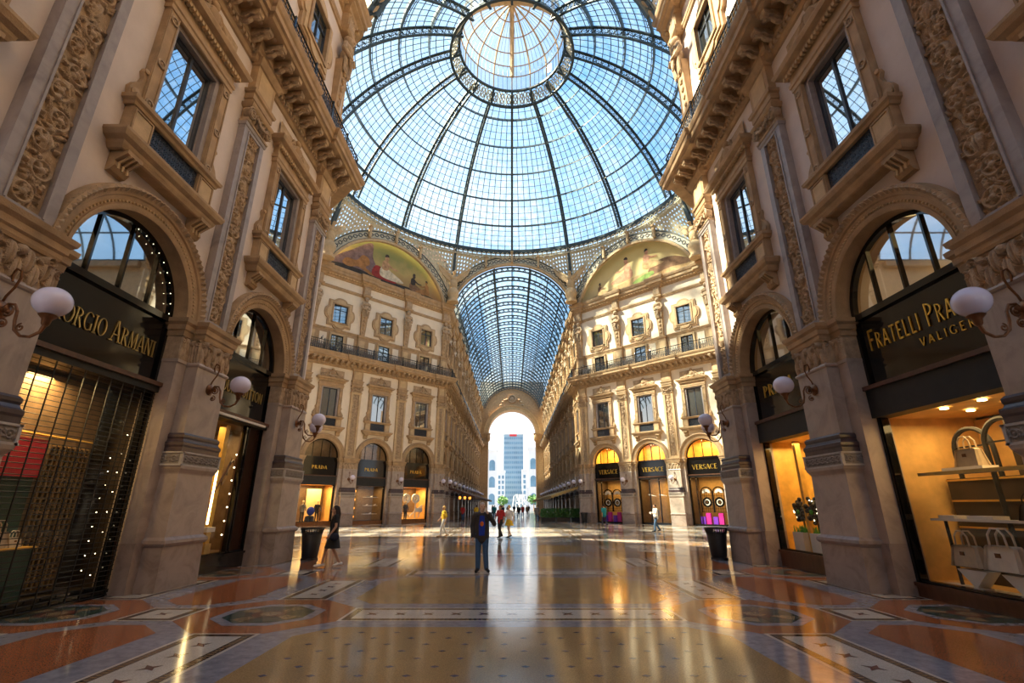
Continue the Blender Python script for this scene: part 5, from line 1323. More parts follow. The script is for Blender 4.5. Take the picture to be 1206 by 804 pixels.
# ------------------------------------------------------------------ awnings, hedge, bins
def awning(label, side, y0, y1, mt, z0=2.7, out=3.0, grp=None):
    k = []; m = MB().use(mt); s = side; x0, x1 = s * 7.3, s * (7.3 - out)
    m.add([(x0, y0, z0 + 1.0), (x1, y0, z0), (x1, y1, z0), (x0, y1, z0 + 1.0), (x0, y0, z0 + .94), (x1, y0, z0 - .05), (x1, y1, z0 - .05), (x0, y1, z0 + .94)], [(0, 1, 2, 3), (7, 6, 5, 4), (0, 4, 5, 1), (1, 5, 6, 2), (2, 6, 7, 3), (3, 7, 4, 0)])
    k.append(('canopy', m.mesh('canopy'))); m = MB().use(mt); n = int((y1 - y0) / .4)
    for i in range(n):
        a = y0 + (y1 - y0) * i / n; b = y0 + (y1 - y0) * (i + 1) / n; c = (a + b) / 2
        m.prism([(a, z0), (a, z0 - .22), (c, z0 - .32), (b, z0 - .22), (b, z0)], x1 - .015, x1 + .015, 'x')
    n = int(out / .4)
    for i in range(n):
        a = x0 + (x1 - x0) * i / n; b = x0 + (x1 - x0) * (i + 1) / n; za = z0 + 1.0 * (1 - i / n); zb = z0 + 1.0 * (1 - (i + 1) / n)
        m.prism([(a, za), (a, za - .22), ((a + b) / 2, (za + zb) / 2 - .32), (b, zb - .22), (b, zb)], y0 - .015, y0 + .015)
    k.append(('valance', m.mesh('valance')))
    for y in (y0 + .3, y1 - .3): m = MB().use('iron'); m.bar((x0, y, z0 + .2), (x1, y, z0 - .02), .05); k.append(('arm', m.mesh('arm')))
    kit_place(k, 'awning', label, 'awning', T())
for s, nm, mt, st in ((-1, 'left', 'awn_brown', 58), (1, 'right', 'awn_cream', 55)):
    for i in range(5): awning(('brown' if s < 0 else 'cream') + ' cafe awning on the %s of the far arcade, %s' % (nm, ('nearest of the row', 'second from the front', 'middle of the row', 'fourth from the front', 'last of the row')[i]), s, st + i * 10, st + i * 10 + 9.6, mt)
rg = random.Random(3)
for i, lab in enumerate(('dark green potted hedge left of the row below the cream awning', 'dark green potted hedge in the middle of the row below the cream awning', 'dark green potted hedge at the right end of the row below the cream awning')):
    k = []; m = MB().use('bin'); m.box(-.75, .75, -.3, .3, 0, .45, .0); m.box(-.78, .78, -.33, .33, .4, .46); k.append(('planter', m.mesh('planter')))
    m = MB().use('leaf')
    for j in range(700):
        p = Vector((rg.uniform(-.8, .8), rg.uniform(-.38, .38), rg.uniform(.42, 1.35))); d1 = Vector((rg.uniform(-1, 1), rg.uniform(-1, 1), rg.uniform(-.6, 1))).normalized() * .11; d2 = d1.orthogonal().normalized() * .06
        m.add([p - d1, p + d2, p + d1, p - d2], [(0, 1, 2, 3)])
    k.append(('foliage', m.mesh('foliage'))); kit_place(k, 'potted_hedge', lab, 'hedge', T((3.95 + 1.65 * i, 56.2, 0), .05))
def make_bin():
    k = []; m = MB().use('bin'); m.lathe([(0, .05), (.23, .05), (.25, .10), (.32, .80), (.31, .82), (.22, .12), (0, .12)], n=18); k.append(('body', m.mesh('body', smooth=True)))
    m = MB().use('bin')
    for i in range(30): a = 2 * PI * i / 30; m.bar((.31 * math.cos(a), .31 * math.sin(a), .78), (.36 * math.cos(a), .36 * math.sin(a), .97), .025)
    m.lathe([(.34, .94), (.375, .94), (.375, .98), (.34, .98), (.34, .94)], n=24); m.lathe([(.31, .80), (.335, .80), (.335, .83), (.31, .83), (.31, .80)], n=24); k.append(('slatted_rim', m.mesh('slatted_rim')))
    m = MB().use('bin'); m.lathe([(0, 0), (.27, 0), (.27, .06), (0, .06)], n=18); k.append(('base', m.mesh('base')))
    return k
BIN = make_bin()
for x, y, lab in ((-6.62, 17.1, 'black litter bin beside the left corner pier'), (6.85, 17.3, 'black litter bin beside the right corner pier'), (7.35, 52.0, 'black litter bin at the right of the far arcade mouth')): kit_place(BIN, 'litter_bin', lab, 'bin', T((x, y, 0)))

# ------------------------------------------------------------------ things in the shop windows
def handbag(mt, s=1.0, handle='bronze'):
    k = []; m = MB().use(mt); o = [(-.24, 0), (.24, 0), (.20, .26), (.17, .28), (-.17, .28), (-.20, .26)]
    vs = []; 
    for w, f in ((-.05, 1), (-.09, .9), (.09, .9), (.05, 1)): vs += [(u * f * s, w * s * (1.2 if z < .1 else .7), z * s) for u, z in o]
    m.add(vs, [tuple(range(5, -1, -1)), tuple(range(18, 24))] + [(a * 6 + i, a * 6 + (i + 1) % 6, a * 6 + 6 + (i + 1) % 6, a * 6 + 6 + i) for a in range(3) for i in range(6)]); k.append(('body', m.mesh('body')))
    for w in (-.05, .05):
        m = MB().use(mt); m.tube([(-.11 * s, w * s, .26 * s), (-.10 * s, w * s, .40 * s), (-.04 * s, w * s, .47 * s), (.04 * s, w * s, .47 * s), (.10 * s, w * s, .40 * s), (.11 * s, w * s, .26 * s)], .012 * s, 6); k.append(('handle', m.mesh('handle', smooth=True)))
    m = MB().use(handle); m.box(-.03 * s, .03 * s, .085 * s, .10 * s, .15 * s, .20 * s); k.append(('clasp', m.mesh('clasp')))
    return k
def shoe(mt):
    m = MB().use(mt); m.tube([(-.13, 0, .09), (-.08, 0, .075), (.02, 0, .045), (.10, 0, .03), (.15, 0, .025)], [.025, .04, .04, .038, .015], 8); a = m.mesh('upper', smooth=True)
    m = MB().use(mt); m.tube([(-.13, 0, .09), (-.135, 0, 0)], [.02, .006], 6); return [('upper', a), ('heel', m.mesh('heel'))]
def place(sd, bay, u, w, z, kit, name, label, cat, group=None, r=0): return kit_place(kit, name, label, cat, sd.at(bay) @ T((u, w, z), r), group)
def single(sd, bay, m, name, label, cat, group=None, u=0, w=0, z=0): return ob(name, m.mesh(name) if isinstance(m, MB) else m, None, label, cat, sd.at(bay) @ T((u, w, z)), group)
# left, behind the grille
m = MB().use('shop_brown'); m.box(-1.08, 1.65, -.9, -.84, .2, 4.0); single(NL, NB[1], m, 'display_wall', 'brown screen wall behind the roller grille', 'display')
k = []; m = MB().use('shop_gold')
m.box(-.98, -.12, -.83, -.82, .25, 2.75); k.append(('backing', m.mesh('backing'))); m = MB().use('shop_brown')
for i in range(9): x = -.96 + .105 * i; m.box(x - .012, x + .012, -.82, -.76, .25, 2.75)
for i in range(22): z = .3 + .115 * i; m.box(-.98, -.12, -.82, -.77, z - .01, z + .01)
k.append(('lattice', m.mesh('lattice'))); kit_place(k, 'lattice_screen', 'glowing gold lattice screen behind the roller grille', 'screen', NL.at(NB[1]))
m = MB().use('shop_red'); m.box(.02, 1.2, -.82, -.70, 2.15, 2.80); single(NL, NB[1], m, 'red_board', 'dark red hanging panel behind the roller grille', 'display')
m = MB().use('shop_green'); m.box(.02, 1.2, -.80, -.40, .2, 1.0); m.box(.02, 1.2, -.82, -.78, 1.0, 2.15); m.use('shop_gold'); m.box(-.02, 1.24, -.82, -.38, .98, 1.02); single(NL, NB[1], m, 'display_stand', 'dark green stand with gilt edge behind the roller grille', 'display')
place(NL, NB[1], .55, -.60, 1.02, handbag('leather_cream', .9), 'handbag', 'cream handbag on the dark green stand behind the grille', 'bag'); place(NL, NB[1], .25, -.58, 1.02, handbag('leather_white', .55), 'handbag', 'little white handbag beside the cream one behind the grille', 'bag')
m = MB().use('shop_gold'); m.tube([(-.9, -.7, 2.86), (1.2, -.7, 2.9)], .025, 6); single(NL, NB[1], m, 'hanging_rail', 'gilt rail above the red panel behind the grille', 'rail')
rg = random.Random(5)
def string(sd, bay, u, w, z0, z1, n, label, jit=.03, r=.010):
    k = []; m = MB().use('black'); pts = [(u + rg.uniform(-jit, jit), w, z0 + (z1 - z0) * i / (n - 1)) for i in range(n)]; m.tube(pts, .004, 4); k.append(('wire', m.mesh('wire')))
    for p in pts: b = MB().use('bulb'); b.ball(p, r, n=8, m=5); k.append(('bulb', b.mesh('bulb')))
    kit_place(k, 'string_light', label, 'lights', sd.at(bay))
string(NL, NB[1], -1.22, -.5, .5, 2.6, 9, 'strand of tiny lights in the dark right part of the grilled window, left strand'); string(NL, NB[1], -1.40, -.45, .4, 3.1, 8, 'strand of tiny lights beside the right jamb of the grilled window')
# left, golden window
m = MB().use('shop_gold'); m.box(-.22, -.02, -.72, -.52, .45, 3.9); m.use('shop_warm'); m.box(-.26, .02, -.76, -.48, .45, .7); single(NL, NB[0], m, 'display_column', 'square golden column in the left golden window', 'column display')
k = []; m = MB().use('brown_wood'); m.tube([(.30, -.62, .45), (.22, -.6, 1.4), (-.05, -.55, 2.1), (-.35, -.5, 2.6), (-.52, -.48, 3.0)], [.07, .06, .05, .035, .015], 8); k.append(('trunk', m.mesh('trunk', smooth=True)))
for i in range(9):
    m = MB().use('brown_wood'); t = i / 8; b = Vector((.22 - .7 * t, -.6 + .1 * t, 1.3 + 1.5 * t)); p = [b]
    for j in range(4): b = b + Vector((rg.uniform(-.16, .06), rg.uniform(-.04, .03), rg.uniform(-.16, .16))); p.append(b)
    m.tube(p, [.03, .024, .018, .012, .005], 6); k.append(('branch', m.mesh('branch', smooth=True)))
kit_place(k, 'bare_tree', 'bare brown branching tree in the left golden window', 'tree', NL.at(NB[0]))
string(NL, NB[0], -.56, -.40, .9, 3.1, 7, 'strand of lights by the door post of the left golden window', .02, .022)
m = MB().use('white_card'); m.box(-.15, .22, -.50, -.38, 1.0, 1.12); single(NL, NB[0], m, 'display_box', 'flat white box low in the left golden window', 'box')
m = MB().use('spot'); m.box(.16, .19, -.46, -.42, 1.2, 2.6); single(NL, NB[0], m, 'light_strip', 'bright light strip in the left golden window', 'light')
m = MB().use('brown_wood'); m.box(-1.5, -.66, -.45, -.30, .4, 3.95); single(NL, NB[0], m, 'door_leaf', 'dark wooden door leaf right of the left golden window', 'door')
m = MB().use('white_card'); m.box(-1.3, 1.5, -.14, -.05, 4.0, 4.06); single(NL, NB[0], m, 'light_ledge', 'thin pale ledge under the sign of the golden-lit shop on the left', 'ledge')
# right, bag shop (u grows to the far side)
def rackarch(cx, w_, h, r=.045):
    m = MB().use('black_matte'); p = [(cx - .42, w_, .26)] + [(cx - .42 * math.cos(a), w_, h - .42 + .42 * math.sin(a)) for a in seg(0, PI, 14)] + [(cx + .42, w_, .26)]; m.tube(p, r, 6); a = m.mesh('hoop', smooth=True)
    m = MB().use('black_matte')
    for z in (1.35, 2.3, 2.8): m.bar((cx - .42, w_, z), (cx + .42, w_, z), .03)
    return [('hoop', a), ('crossbar', m.mesh('crossbar'))]
for i, cx in enumerate((-1.1, -.1, .85)): kit_place(rackarch(cx, -.95 - .25 * i, 3.25 - .05 * i), 'display_rack', 'arched dark rack in the bag shop window, ' + ('nearest the picture edge', 'in the middle', 'at the left end')[i], 'rack', NR.at(NB[1]))
k = []; m = MB().use('white_card'); m.box(-1.3, 1.25, -.95, -.55, 1.40, 1.44); k.append(('board', m.mesh('board')))
for x in (-1.2, 1.15): m = MB().use('iron'); m.box(x - .02, x + .02, -.78, -.74, .26, 1.4); k.append(('leg', m.mesh('leg')))
kit_place(k, 'display_shelf', 'lower of two long pale shelves across the bag shop window', 'shelf', NR.at(NB[1]))
k = []; m = MB().use('white_card'); m.box(-1.3, 1.25, -.95, -.55, 2.26, 2.29); k.append(('board', m.mesh('board'))); m = MB().use('gold_dim'); m.box(-1.3, 1.25, -.55, -.53, 2.24, 2.30); k.append(('edge_strip', m.mesh('edge_strip')))
kit_place(k, 'display_shelf', 'upper of two long pale shelves across the bag shop window', 'shelf', NR.at(NB[1]))
m = MB().use('white_card'); m.box(-.1, .75, -.92, -.62, 2.29, 2.36); single(NR, NB[1], m, 'display_block', 'long white block on the upper shelf of the bag shop', 'block')
for i, (u, wd, lb) in enumerate(((.95, .35, 'left'), (.25, .5, 'middle'))): m = MB().use('white_card'); m.box(u - wd / 2, u + wd / 2, -.92, -.62, 1.44, 1.50); single(NR, NB[1], m, 'display_block', 'flat white block on the lower shelf of the bag shop, %s one' % lb, 'block')
place(NR, NB[1], .25, -.78, 2.36, handbag('leather_cream', 1.15), 'handbag', 'soft cream handbag on the upper shelf of the bag shop', 'bag'); place(NR, NB[1], .68, -.62, .62, handbag('leather_cream', 1.3), 'handbag', 'tall beige handbag at the lower left of the bag shop window', 'bag'); place(NR, NB[1], -.05, -.60, .62, handbag('leather_white', 1.45), 'handbag', 'big white handbag at the lower centre of the bag shop window', 'bag')
for i, (u, mt, lb) in enumerate(((-.6, 'leather_black', 'black handbag on the bag shop shelf beside the white blocks'), (-1.0, 'leather_cream', 'cream handbag at the right end of the bag shop shelf'))): place(NR, NB[1], u, -.76, 1.44, handbag(mt, .9), 'handbag', lb, 'bag')
for i, u in enumerate((.55, -.30)):
    m = MB().use('white_card'); m.prism([(u - .3, .58), (u + .3, .58), (u + .02, .30), (u - .02, .30)], -.72, -.48); m.box(u - .1, u + .1, -.7, -.5, .26, .30); single(NR, NB[1], m, 'bag_stand', 'white wedge stand under the ' + ('tall beige handbag' if i == 0 else 'big white handbag'), 'stand')
m = MB().use('white_card'); m.box(-1.4, 1.4, -.85, -.38, .255, .27); single(NR, NB[1], m, 'display_sheet', 'white sheet on the floor of the bag shop window', 'sheet')
for i in range(6):
    m = MB().use('spot'); u, w_ = -1.2 + .8 * (i % 3) + .2 * (i // 3), -.7 - .7 * (i // 3); m.lathe([(0, 3.46), (.07, 3.46), (.07, 3.48), (0, 3.48)], (u, w_, 0), 12); single(NR, NB[1], m, 'ceiling_spot', 'round ceiling spotlight in the bag shop', 'light', 'ceiling spotlights of the bag shop')
k = []; m = MB().use('shop_dark'); m.box(-1.6, 1.6, -1.75, -1.4, .26, 2.2); m.box(-.5, .1, -1.75, -1.45, 2.2, 3.4); k.append(('carcass', m.mesh('carcass')))
for z in (.75, 1.25, 1.75, 2.15): m = MB().use('shop_gold'); m.box(-1.58, 1.58, -1.40, -1.36, z, z + .035); k.append(('gilt_shelf', m.mesh('gilt_shelf')))
kit_place(k, 'display_cabinet', 'dark cabinet with gilt shelf edges at the back of the bag shop', 'cabinet', NR.at(NB[1]))
m = MB().use('shop_warm'); m.box(-1.7, 1.7, -2.5, -2.45, .3, 3.45); single(NR, NB[1], m, 'display_board', 'amber back wall of the bag shop', 'display')
# right, gold window
m = MB().use('shop_gold'); m.box(.55, .68, -.8, -.65, .45, 3.5); m.use('shop_brown'); m.box(-.1, .0, -1.2, -1.0, .45, 3.5); single(NR, NB[0], m, 'display_column', 'slim golden column in the bright gold window on the right', 'column display')
def jewel(n, r, seed):
    rg2 = random.Random(seed); k = []; m = MB().use('leather_black')
    for i in range(n): a, b = rg2.random() * 6.28, rg2.random() * 6.28; q = r * (.4 + .6 * rg2.random()); m.ball((q * math.cos(a), .1 * math.sin(b), q * 1.1 * math.sin(a)), .06, n=6, m=4)
    for i in range(8): a = i * PI / 4; m.tube([(r * math.cos(a), 0, r * math.sin(a)), (r * .5 * math.cos(a + .6), .08, r * .5 * math.sin(a + .6)), (0, .1, 0)], .022, 5)
    k.append(('bead_wreath', m.mesh('bead_wreath', smooth=True)))
    for q in range(7): g = MB().use('bulb'); a = rg2.random() * 6.28; g.ball((r * .8 * math.cos(a), .12, r * .8 * math.sin(a)), .016, n=6, m=4); k.append(('gem_glint', g.mesh('gem_glint')))  # gems given the glowing bulb material as painted sparkle
    g = MB().use('leaf_bright'); g.ball((0, .13, -.05), .07, (1, .5, 1), 8, 5); k.append(('green_stone', g.mesh('green_stone')))
    m = MB().use('shop_dark'); m.bar((0, 0, -r), (0, 0, -1.1), .04); k.append(('stem', m.mesh('stem'))); return k
place(NR, NB[0], .12, -.65, 1.55, jewel(80, .33, 4), 'jewelled_wreath', 'black jewelled wreath with green stone in the gold window, at its right', 'ornament'); place(NR, NB[0], .95, -.75, 1.55, jewel(70, .28, 9), 'jewelled_wreath', 'black jewelled wreath at the left of the gold window', 'ornament')
for u, lb in ((.1, 'right'), (.95, 'left')):
    k = []; m = MB().use('white_card'); m.box(u - .26, u + .26, -.85, -.5, .45, .95); k.append(('box', m.mesh('box'))); m = MB().use('leaf_bright')
    for i in range(90): p = Vector((u + rg.uniform(-.24, .24), -.68 + rg.uniform(-.16, .16), .95)); m.tube([p, p + Vector((rg.uniform(-.05, .05), rg.uniform(-.05, .05), rg.uniform(.1, .2)))], [.012, .003], 4)
    k.append(('grass', m.mesh('grass'))); kit_place(k, 'grass_planter', 'white box of bright green grass in the gold window, %s one' % lb, 'planter', NR.at(NB[0]))
# far left facade
for b, us in ((2, (-1.15, .15)), (0, (-1.6, 1.6))):
    m = MB().use('shop_cream'); m.box(us[0], us[1], -1.9, -1.8, .36, 3.1 if b == 2 else 1.0); single(DL, DB[b], m, 'display_board', 'pale board at the back of the far left window ' + ('with two mannequins' if b == 2 else 'by the arcade mouth'), 'display')
def mannequin(c1, c2):
    k = []; m = MB().use('shop_cream'); m.ball((0, 0, 1.62), .10, (.85, 1, 1.2), 10, 8); m.tube([(0, 0, 1.5), (0, 0, 1.4)], .05, 8); k.append(('head', m.mesh('head', smooth=True)))
    m = MB().use(c1); m.tube([(0, 0, 1.42), (0, 0, 1.36), (0, 0, 1.15), (0, 0, .9), (0, 0, .78)], [.08, .19, .17, .17, .20], 12)
    for s in (-1, 1): m.tube([(s * .17, 0, 1.38), (s * .26, .02, 1.12), (s * .24, .10, .86)], [.07, .06, .04], 8)
    k.append(('coat', m.mesh('coat', smooth=True))); m = MB().use(c2)
    for s in (-1, 1): m.tube([(s * .09, 0, .85), (s * .10, .02, .45), (s * .10, 0, .04)], [.10, .07, .05], 8); m.tube([(s * .1, -.03, .03), (s * .1, .15, .03)], [.045, .03], 6)
    k.append(('trousers', m.mesh('trousers', smooth=True))); return k
place(DL, DB[2], .75, -.9, .36, mannequin('cl_grey', 'cl_black'), 'mannequin', 'mannequin in grey coat in the leftmost far window', 'mannequin'); place(DL, DB[2], -.55, -.9, .36, mannequin('cl_black', 'cl_black'), 'mannequin', 'mannequin in black suit in the leftmost far window', 'mannequin')
k = []; m = MB().use('cl_navy'); m.lathe([(0, 0), (.42, 0), (.36, .4), (.30, .45), (0, .5)], (0, 0, 0), 12); k.append(('seat', m.mesh('seat', smooth=True))); m = MB().use('cl_blue'); m.ball((0, .1, .85), .36, (1, .5, 1), 12, 8); k.append(('round_cushion', m.mesh('round_cushion', smooth=True)))
place(DL, DB[2], .1, -.8, .36, k, 'display_chair', 'low round display seat with blue cushion in the leftmost far window', 'seat')
for i in range(3):
    k = []; m = MB().use('white_card'); m.box(-1.2, .2, -.95, -.6, 0, .04); k.append(('board', m.mesh('board'))); t = place(DL, DB[1], 0, 0, .9 + .75 * i, k, 'display_shelf', 'thin shelf of shoes in the middle far left window, ' + ('lowest', 'middle', 'top')[i], 'shelf')
    for j in range(3): place(DL, DB[1], -1.0 + .42 * j, -.78, .94 + .75 * i, shoe('leather_white' if (i + j) % 2 else 'leather_black'), 'shoe', ('white' if (i + j) % 2 else 'black') + ' heeled shoe on the %s shelf of the middle far left window, %s' % (('lowest', 'middle', 'top')[i], ('right', 'centre', 'left')[j]), 'shoe', None, .4)
for i in range(4):
    k = []; m = MB().use('bulb_red'); m.ball((0, 0, 0), .10, n=10, m=6); k.append(('globe', m.mesh('globe', smooth=True))); m = MB().use('bronze'); m.tube([(0, 0, .1), (0, 0, .3)], .012, 5); k.append(('stem', m.mesh('stem')))
    place(DL, DB[1], 1.25, -.6, .7 + .75 * i, k, 'display_lamp', 'small round lamp at the left of the middle far left window, ' + ('lowest', 'second', 'third', 'topmost')[i], 'lamp')
for i, u in enumerate((.55, -.55)):
    k = []; m = MB().use('white_card'); m.archband(u, 2.35, .20, .46, -.9, -.72, 0, 2 * PI, 24); m.archband(u, 2.35, .05, .12, -.9, -.7, 0, 2 * PI, 12); k.append(('ring', m.mesh('ring'))); m = MB().use('white_card'); m.box(u - .05, u + .05, -.85, -.75, .4, 1.9); k.append(('post', m.mesh('post')))
    kit_place(k, 'ring_sculpture', 'white ring sculpture on a post in the far left window by the arcade mouth, ' + ('left', 'right'), 'sculpture', DL.at(DB[0])) if False else kit_place(k, 'ring_sculpture', 'white ring sculpture on post, far left window by the arcade mouth, ' + ('left one', 'right one')[i], 'sculpture', DL.at(DB[0]))
m = MB().use('white_card')
for a, b in (((1.2, 1.7), (.2, .6)), ((.2, .6), (-.5, 1.2)), ((-.5, 1.2), (-1.3, 1.7)), ((-1.3, 1.7), (-.9, .5)), ((1.2, 1.7), (1.0, .6))): m.bar((a[0], -.68, a[1]), (b[0], -.68, b[1]), .14, .06)
m.box(-1.3, -.4, -.75, -.6, 1.05, 1.45); single(DL, DB[0], m, 'zigzag_stand', 'white zigzag stand in the far left window by the arcade mouth', 'stand')
place(DL, DB[0], .75, -.55, .36, mannequin('cl_navy', 'cl_black'), 'mannequin', 'dark dressed mannequin in front of the zigzag stand', 'mannequin')
# far right facade
def rosewindow(cx, label):
    k = []; m = MB().use('black')
    m.archband(cx, 2.7, .48, .56, -.8, -.72, 0, PI, 16)
    for s in (-1, 1): m.box(cx + s * .52 - .04, cx + s * .52 + .04, -.8, -.72, 1.1, 2.7)
    m.archband(cx, 1.95, .28, .42, -.8, -.7, 0, 2 * PI, 20); m.archband(cx, 1.95, .10, .17, -.8, -.7, 0, 2 * PI, 12)
    for i in range(10): a = i * PI / 5; m.bar((cx + .15 * math.cos(a), -.76, 1.95 + .15 * math.sin(a)), (cx + .3 * math.cos(a), -.76, 1.95 + .3 * math.sin(a)), .03)
    for i in range(7): m.bar((cx - .5, -.77, 1.15 + .27 * i), (cx + .5, -.77, 1.15 + .27 * i), .018)
    for i in range(5): m.bar((cx - .4 + .2 * i, -.77, 1.1), (cx - .4 + .2 * i, -.77, 3.1), .018)
    k.append(('tracery', m.mesh('tracery'))); m = MB().use('leather_white'); m.archband(cx, 2.72, .12, .36, -.82, -.74, 0, PI, 14); m.archband(cx, 1.95, .18, .27, -.81, -.72, 0, 2 * PI, 16); k.append(('pale_rosette', m.mesh('pale_rosette')))
    return k, label
for b, us, wl in ((0, (-.1, .0), 'by the arcade mouth'), (2, (-.55, .55), 'at the right end')):
    for j, u in enumerate((-.55, .55)):
        kk, lb = rosewindow(u - (.2 if b == 2 else .0), 'black arched rosette screen in the far right window %s, %s' % (wl, ('right one', 'left one')[j])); kit_place(kk, 'rosette_screen', lb, 'screen', DR.at(DB[b]))
        m = MB().use('magenta'); m.box(u - .45, u - .05, -.75, -.5, .12, 1.05); single(DR, DB[b], m, 'display_cube', 'magenta display cube in the far right window %s, %s' % (wl, ('right one', 'left one')[j]), 'cube')
        m = MB().use('purple'); m.box(u + .02, u + .42, -.7, -.45, .12, .75); single(DR, DB[b], m, 'display_cube', 'purple display cube in the far right window %s, %s' % (wl, ('right one', 'left one')[j]), 'cube')
for i in range(2):
    k = []; m = MB().use('white_card'); m.add([(-.35, 0, 0), (.35, 0, .12), (.35, .3, .12), (-.35, .3, 0), (-.35, 0, .03), (.35, 0, .2), (.35, .3, .2), (-.35, .3, .03)], [(3, 2, 1, 0), (4, 5, 6, 7), (0, 1, 5, 4), (1, 2, 6, 5), (2, 3, 7, 6), (3, 0, 4, 7)]); k.append(('shade', m.mesh('shade')))
    m = MB().use('black'); m.tube([(0, .15, .1), (0, .15, 1.1)], .01, 5); k.append(('cord', m.mesh('cord'))); place(DR, DB[1], -.55 + 1.1 * i, -.9, 2.5, k, 'pendant_lamp', 'pale wedge pendant lamp in the middle far right shop, %s' % ('right one' if i == 0 else 'left one'), 'lamp')
# three amber lanterns under the left awning
for i in range(3):
    k = []; m = MB().use('bulb_red'); m.ball((0, 0, 0), .16, (1, 1, 1.2), 10, 6); k.append(('glass', m.mesh('glass', smooth=True))); m = MB().use('bronze'); m.tube([(0, 0, .18), (0, 0, .42)], .02, 5); m.lathe([(0, .16), (.1, .16), (.04, .24), (0, .24)], n=10); k.append(('hanger', m.mesh('hanger')))
    kit_place(k, 'hanging_lantern', 'amber hanging lantern under the left awnings, ' + ('left', 'middle', 'right')[i] + ' of three', 'lantern', T((-6.2 + .55 * i, 60 + .5 * i, 2.55)))
# pigeons on the far railings
PG = MB().use('cl_grey'); PG.ball((0, 0, .12), .09, (1, 1.6, 1), 8, 6); PG.ball((0, .14, .24), .05, n=8, m=5); PG.tube([(0, -.1, .12), (0, -.28, .06)], [.06, .02], 5); PG.tube([(.02, 0, 0), (.02, 0, .06)], .01, 4); PG.tube([(-.02, 0, 0), (-.02, 0, .06)], .01, 4); PGm = PG.mesh('pigeon', smooth=True)
for sd, u, lb in ((DL, 15.0, 'pigeon on the far left railing near its left end'), (DL, 1.6, 'pigeon on the far left railing near the arcade mouth'), (DR, 1.4, 'pigeon on the far right railing near the arcade mouth')): ob('pigeon', PGm, None, lb, 'bird', sd.at(u, .86, 16.33))
# ------------------------------------------------------------------ people
def remesh(parts, voxel, matn, name, smooth=3):
    """one continuous skin over capsules and ellipsoids"""
    m = MB().use(matn)
    for p in parts:
        if p[0] == 'c':
            pts, rs = p[1], p[2]; m.tube(pts, rs, 10)
            for q, r in zip(pts, rs): m.ball(q, r, n=10, m=6)
        else: m.ball(p[1], 1.0, p[2], 12, 8)
    me = m.mesh(name); o = bpy.data.objects.new(name, me); COL.objects.link(o)
    md = o.modifiers.new('r', 'REMESH'); md.mode = 'VOXEL'; md.voxel_size = voxel
    if smooth: ms = o.modifiers.new('s', 'SMOOTH'); ms.factor = .5; ms.iterations = smooth
    dg = bpy.context.evaluated_depsgraph_get(); dg.update(); r = bpy.data.meshes.new_from_object(o.evaluated_get(dg))
    bpy.data.objects.remove(o); r.name = name
    if not r.materials: r.materials.append(MATS[matn])
    r.polygons.foreach_set('use_smooth', [True] * len(r.polygons)); return r
def V3(*a): return Vector(a)
